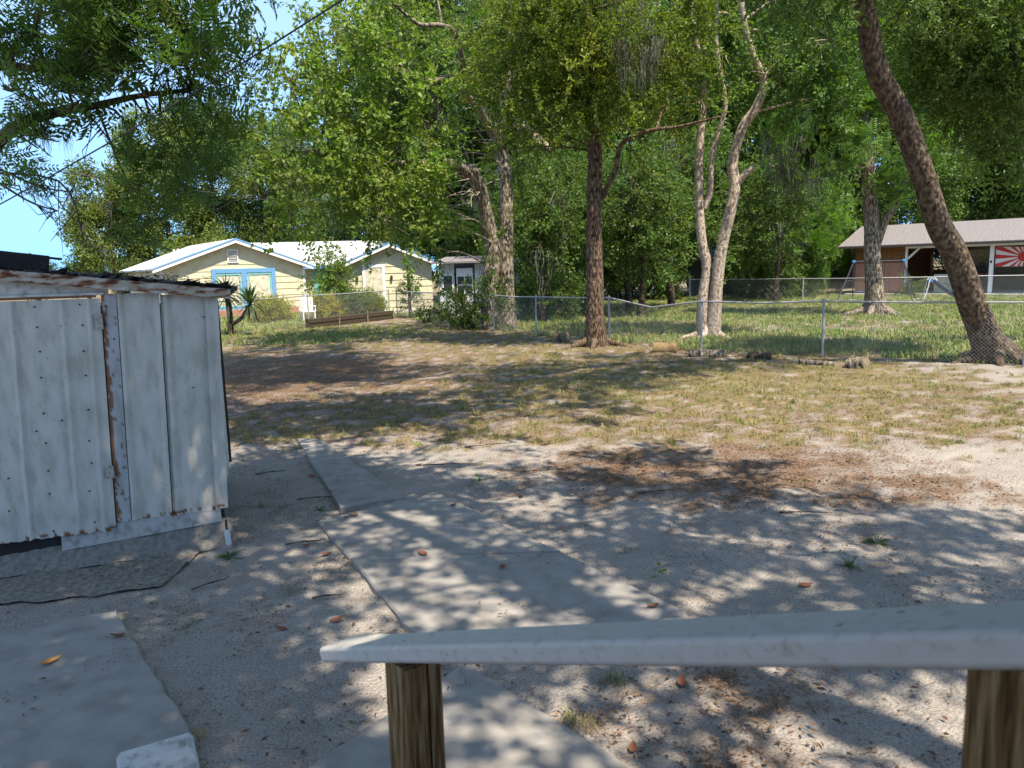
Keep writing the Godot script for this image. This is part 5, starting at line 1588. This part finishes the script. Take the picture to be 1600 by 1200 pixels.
# ---------------------------------------------------------------- materials
func make_materials() -> void:
	var W := Color(1, 1, 1)
	var grain := ntex(3, 0.09, [Color(0.62, 0.6, 0.58), Color(0.9, 0.89, 0.88), W], [0.0, 0.42, 1.0], 5)
	var grain_b := ntex(4, 0.05, [], [], 5)
	var m := mat("ground", W, 0.95, grain, Vector3.ONE * 1.3, grain_b, 1.2, true)
	m.vertex_color_use_as_albedo = true
	m.metallic_specular = 0.15
	var stain := ntex(8, 0.012, [Color(0.59, 0.575, 0.56), Color(0.66, 0.65, 0.635), Color(0.71, 0.7, 0.685)], [0.0, 0.45, 1.0], 6)
	mat("concrete", lin(0.64, 0.62, 0.6), 0.9, stain, Vector3.ONE * 0.7, grain_b, 0.12, true)
	m = mat("leaf", W, 0.5)
	m.vertex_color_use_as_albedo = true
	m.backlight_enabled = true
	m.backlight = Color(0.9, 1.0, 0.45)
	m.metallic_specular = 0.4
	m = mat("blade", W, 0.7)
	m.vertex_color_use_as_albedo = true
	m.backlight_enabled = true
	m.backlight = Color(0.5, 0.55, 0.3)
	m = mat("moss", W, 0.95)
	m.vertex_color_use_as_albedo = true
	m.backlight_enabled = true
	m.backlight = Color(0.45, 0.45, 0.4)
	m = mat("dead_leaf", W, 0.85)
	m.vertex_color_use_as_albedo = true
	var bk := ntex(11, 0.012, [Color(0.3, 0.28, 0.26), Color(0.6, 0.56, 0.52), Color(0.78, 0.75, 0.7), Color(1, 0.98, 0.93)], [0.2, 0.48, 0.62, 0.85], 7, FastNoiseLite.TYPE_SIMPLEX_SMOOTH, 1024)
	var bkb := ntex(12, 0.03, [], [], 6)
	var tall := Vector3(1.1, 0.34, 1.1)
	mat("bark_grey", lin(0.5, 0.46, 0.41), 0.95, bk, tall, bkb, 2.0)
	mat("bark_brown", lin(0.3, 0.23, 0.18), 0.95, bk, tall * 1.3, bkb, 2.5)
	mat("bark_dark", lin(0.22, 0.18, 0.145), 0.95, bk, Vector3(1.0, 0.6, 1.0), bkb, 2.5)
	mat("bark_pale", lin(0.58, 0.5, 0.43), 0.9, ntex(14, 0.016, [Color(0.42, 0.38, 0.35), Color(0.8, 0.77, 0.73), W], [0.15, 0.45, 0.8], 5), Vector3(1.6, 1.0, 1.6), bkb, 1.0)
	var faint := ntex(22, 0.01, [Color(0.9, 0.9, 0.88), Color(0.97, 0.97, 0.96), W], [0.1, 0.4, 0.8], 5)
	var dirt := ntex(21, 0.01, [Color(0.7, 0.69, 0.66), Color(0.93, 0.93, 0.92), W], [0.1, 0.4, 0.8], 6)
	m = mat("shed", W, 0.6, ntex(24, 0.012, [Color(0.88, 0.88, 0.855), Color(0.955, 0.955, 0.945), W], [0.2, 0.42, 0.72], 7), Vector3(1.3, 0.45, 1.3))
	m.vertex_color_use_as_albedo = true
	mat("shed_plain", lin(0.58, 0.57, 0.53), 0.6, dirt, Vector3.ONE * 1.7)
	mat("rust", lin(0.24, 0.12, 0.08), 0.9, grain, Vector3.ONE * 5)
	mat("hinge", lin(0.42, 0.4, 0.35), 0.6, dirt, Vector3.ONE * 6)
	mat("iron", lin(0.035, 0.035, 0.037), 0.6)
	mat("tin", lin(0.4, 0.39, 0.38), 0.45, dirt, Vector3.ONE * 2)
	mat("black_felt", lin(0.035, 0.033, 0.034), 0.9, grain, Vector3.ONE * 4)
	mat("liner", lin(0.25, 0.235, 0.215), 0.9, ntex(23, 0.02, [Color(0.7, 0.69, 0.67), Color(0.88, 0.87, 0.85), W], [0.1, 0.5, 0.9], 6), Vector3.ONE * 2, grain_b, 0.1)
	mat("fascia", W, 0.85, ntex(25, 0.012, [Color(0.33, 0.2, 0.14), Color(0.5, 0.36, 0.27), Color(0.62, 0.58, 0.52), Color(0.72, 0.7, 0.66)], [0.25, 0.42, 0.56, 0.9], 6), Vector3(1.0, 3.0, 3.0), grain_b, 0.3)
	mat("pvc", lin(0.5, 0.52, 0.54), 0.4)
	mat("pale_block", lin(0.55, 0.53, 0.51), 0.9, dirt, Vector3.ONE * 2, grain_b, 0.4)
	var wood := ntex(31, 0.018, [Color(0.5, 0.42, 0.3), Color(0.82, 0.76, 0.62), W], [0.15, 0.5, 0.85], 5)
	mat("post", lin(0.29, 0.205, 0.115), 0.8, wood, Vector3(9, 0.55, 9), grain_b, 0.15)
	mat("cut_wood", lin(0.34, 0.265, 0.18), 0.85, wood, Vector3(4, 4, 4))
	mat("old_wood", lin(0.1, 0.088, 0.08), 0.9, wood, Vector3(2, 6, 2), bkb, 0.6)
	mat("rail_paint", lin(0.54, 0.52, 0.485), 0.55, ntex(33, 0.03, [Color(0.8, 0.785, 0.76), Color(0.96, 0.957, 0.95), Color(0.98, 0.98, 0.975), W], [0.12, 0.26, 0.5, 0.8], 6), Vector3(2.5, 2.5, 2.5), grain_b, 0.04)
	m = mat("galvanized", lin(0.36, 0.365, 0.37), 0.5)
	m.metallic = 0.35
	mat("yellow", lin(0.6, 0.56, 0.39), 0.8, faint, Vector3.ONE * 0.4)
	mat("cream", lin(0.62, 0.59, 0.46), 0.7, dirt, Vector3.ONE * 0.7)
	mat("white_trim", lin(0.78, 0.78, 0.77), 0.6)
	mat("white_board", lin(0.66, 0.67, 0.66), 0.8, dirt, Vector3(2, 0.7, 2))
	mat("white_roof", lin(0.62, 0.63, 0.64), 0.5, dirt, Vector3.ONE * 0.3)
	mat("blue_trim", lin(0.13, 0.3, 0.52), 0.6)
	mat("teal", lin(0.16, 0.42, 0.42), 0.6)
	mat("blue_glass", lin(0.25, 0.38, 0.45), 0.15)
	mat("dark_glass", lin(0.03, 0.035, 0.04), 0.1)
	mat("grey_slat", lin(0.35, 0.33, 0.28), 0.8)
	mat("grey_board", lin(0.3, 0.29, 0.27), 0.85, wood, Vector3(3, 0.5, 3))
	mat("brick", lin(0.5, 0.29, 0.22), 0.9, ntex(41, 0.05, [Color(0.6, 0.52, 0.5), Color(0.88, 0.84, 0.82), W], [0.1, 0.5, 0.9], 4), Vector3(1.2, 3.0, 1.2))
	mat("cedar", lin(0.3, 0.16, 0.08), 0.85, wood, Vector3(0.7, 5, 0.7))
	mat("shingle", lin(0.29, 0.285, 0.295), 0.95, ntex(43, 0.03, [Color(0.5, 0.46, 0.44), Color(0.85, 0.82, 0.8), W], [0.1, 0.5, 0.9], 6), Vector3(0.8, 3.0, 0.8))
	mat("dark_trim", lin(0.06, 0.055, 0.05), 0.8)
	mat("mint_roof", lin(0.5, 0.66, 0.6), 0.5)
	mat("cloth_white", lin(0.7, 0.66, 0.63), 0.9)
	mat("red_print", lin(0.5, 0.05, 0.05), 0.9)
	mat("dark_pipe", lin(0.05, 0.05, 0.07), 0.5)
	mat("blue_plastic", lin(0.05, 0.16, 0.42), 0.4)
	mat("navy_plastic", lin(0.012, 0.02, 0.05), 0.4)
	mat("leaf_brown", lin(0.24, 0.1, 0.055), 0.7, grain, Vector3.ONE * 9)
	mat("leaf_orange", lin(0.55, 0.26, 0.06), 0.7, grain, Vector3.ONE * 9)

func _ready() -> void:
	# camera, sky, sun, exposure
	var cam := Camera3D.new()
	cam.name = "camera"
	add_child(cam)
	cam.position = Vector3(0, 1.9, 0)
	cam.rotation = Vector3(-atan(182.0 / 1200.0), 0, deg_to_rad(-1.6))
	cam.far = 1500
	var lens := CameraAttributesPhysical.new()
	lens.frustum_focal_length = 24.0
	lens.frustum_focus_distance = 12.0
	lens.frustum_near = 0.05
	lens.frustum_far = 1500.0
	lens.exposure_aperture = 7.0
	cam.attributes = lens
	var sky := ProceduralSkyMaterial.new()
	sky.sky_top_color = Color(0.51, 0.6, 0.73)
	sky.sky_horizon_color = Color(0.47, 0.67, 0.865)
	sky.sky_curve = 0.16
	sky.sky_energy_multiplier = 1.0
	sky.ground_bottom_color = Color(0.25, 0.23, 0.2)
	sky.ground_horizon_color = Color(0.5, 0.5, 0.48)
	var env := Environment.new()
	env.background_mode = Environment.BG_SKY
	env.sky = Sky.new()
	env.sky.sky_material = sky
	env.tonemap_mode = Environment.TONE_MAPPER_LINEAR
	env.tonemap_exposure = 2.7
	env.sdfgi_enabled = true
	env.ssao_enabled = true
	env.ssil_enabled = true
	var we := WorldEnvironment.new()
	we.name = "environment"
	we.environment = env
	add_child(we)
	var sun := DirectionalLight3D.new()
	sun.name = "sun"
	add_child(sun)
	sun.look_at_from_position(Vector3(0.45, 1.5, 0.68) * 20.0, Vector3.ZERO)
	sun.light_energy = 1.2
	sun.light_color = Color(1.0, 0.95, 0.87)
	sun.light_angular_distance = 0.55
	sun.shadow_enabled = true

	rg.seed = 20240
	na.seed = 5
	na.frequency = 0.06
	na.fractal_octaves = 3
	nb.seed = 9
	nb.frequency = 0.05
	nb.fractal_octaves = 4
	make_materials()
	make_sprigs()
	build_ground()
	build_walkway()
	build_houses()
	build_carport()
	build_shed()
	build_rail()
	build_porch()
	fence("galvanized chain link fence with a bent sagging rail beside the straight dark trunk", [[-4.69, -32.09], [-2.15, -26.45], [-0.5, -23.45], [0.71, -21.29], [2.5, -19.43], [4.06, -16.34], [6.12, -15.0], [8.72, -12.94], [11.5, -10.8]], 1.08, {4: 0.17, 2: 0.02, 5: 0.03})
	fence("chain link fence running past the timber planter and yellow shrubs", [[-10.6, -22.0], [-9.05, -25.1], [-7.44, -28.44], [-5.11, -32.7]], 1.08, {})
	fence("distant chain link fence crossing before the carport and swing set", [[9.0, -38.5], [12.8, -33.7], [15.0, -31.6], [18.0, -30.4], [21.0, -29.2]], 1.07, {}, 0.1, 0.003)
	build_trees()
	build_woods()
	build_swing()
	build_small()
	build_plants()
	scatter()
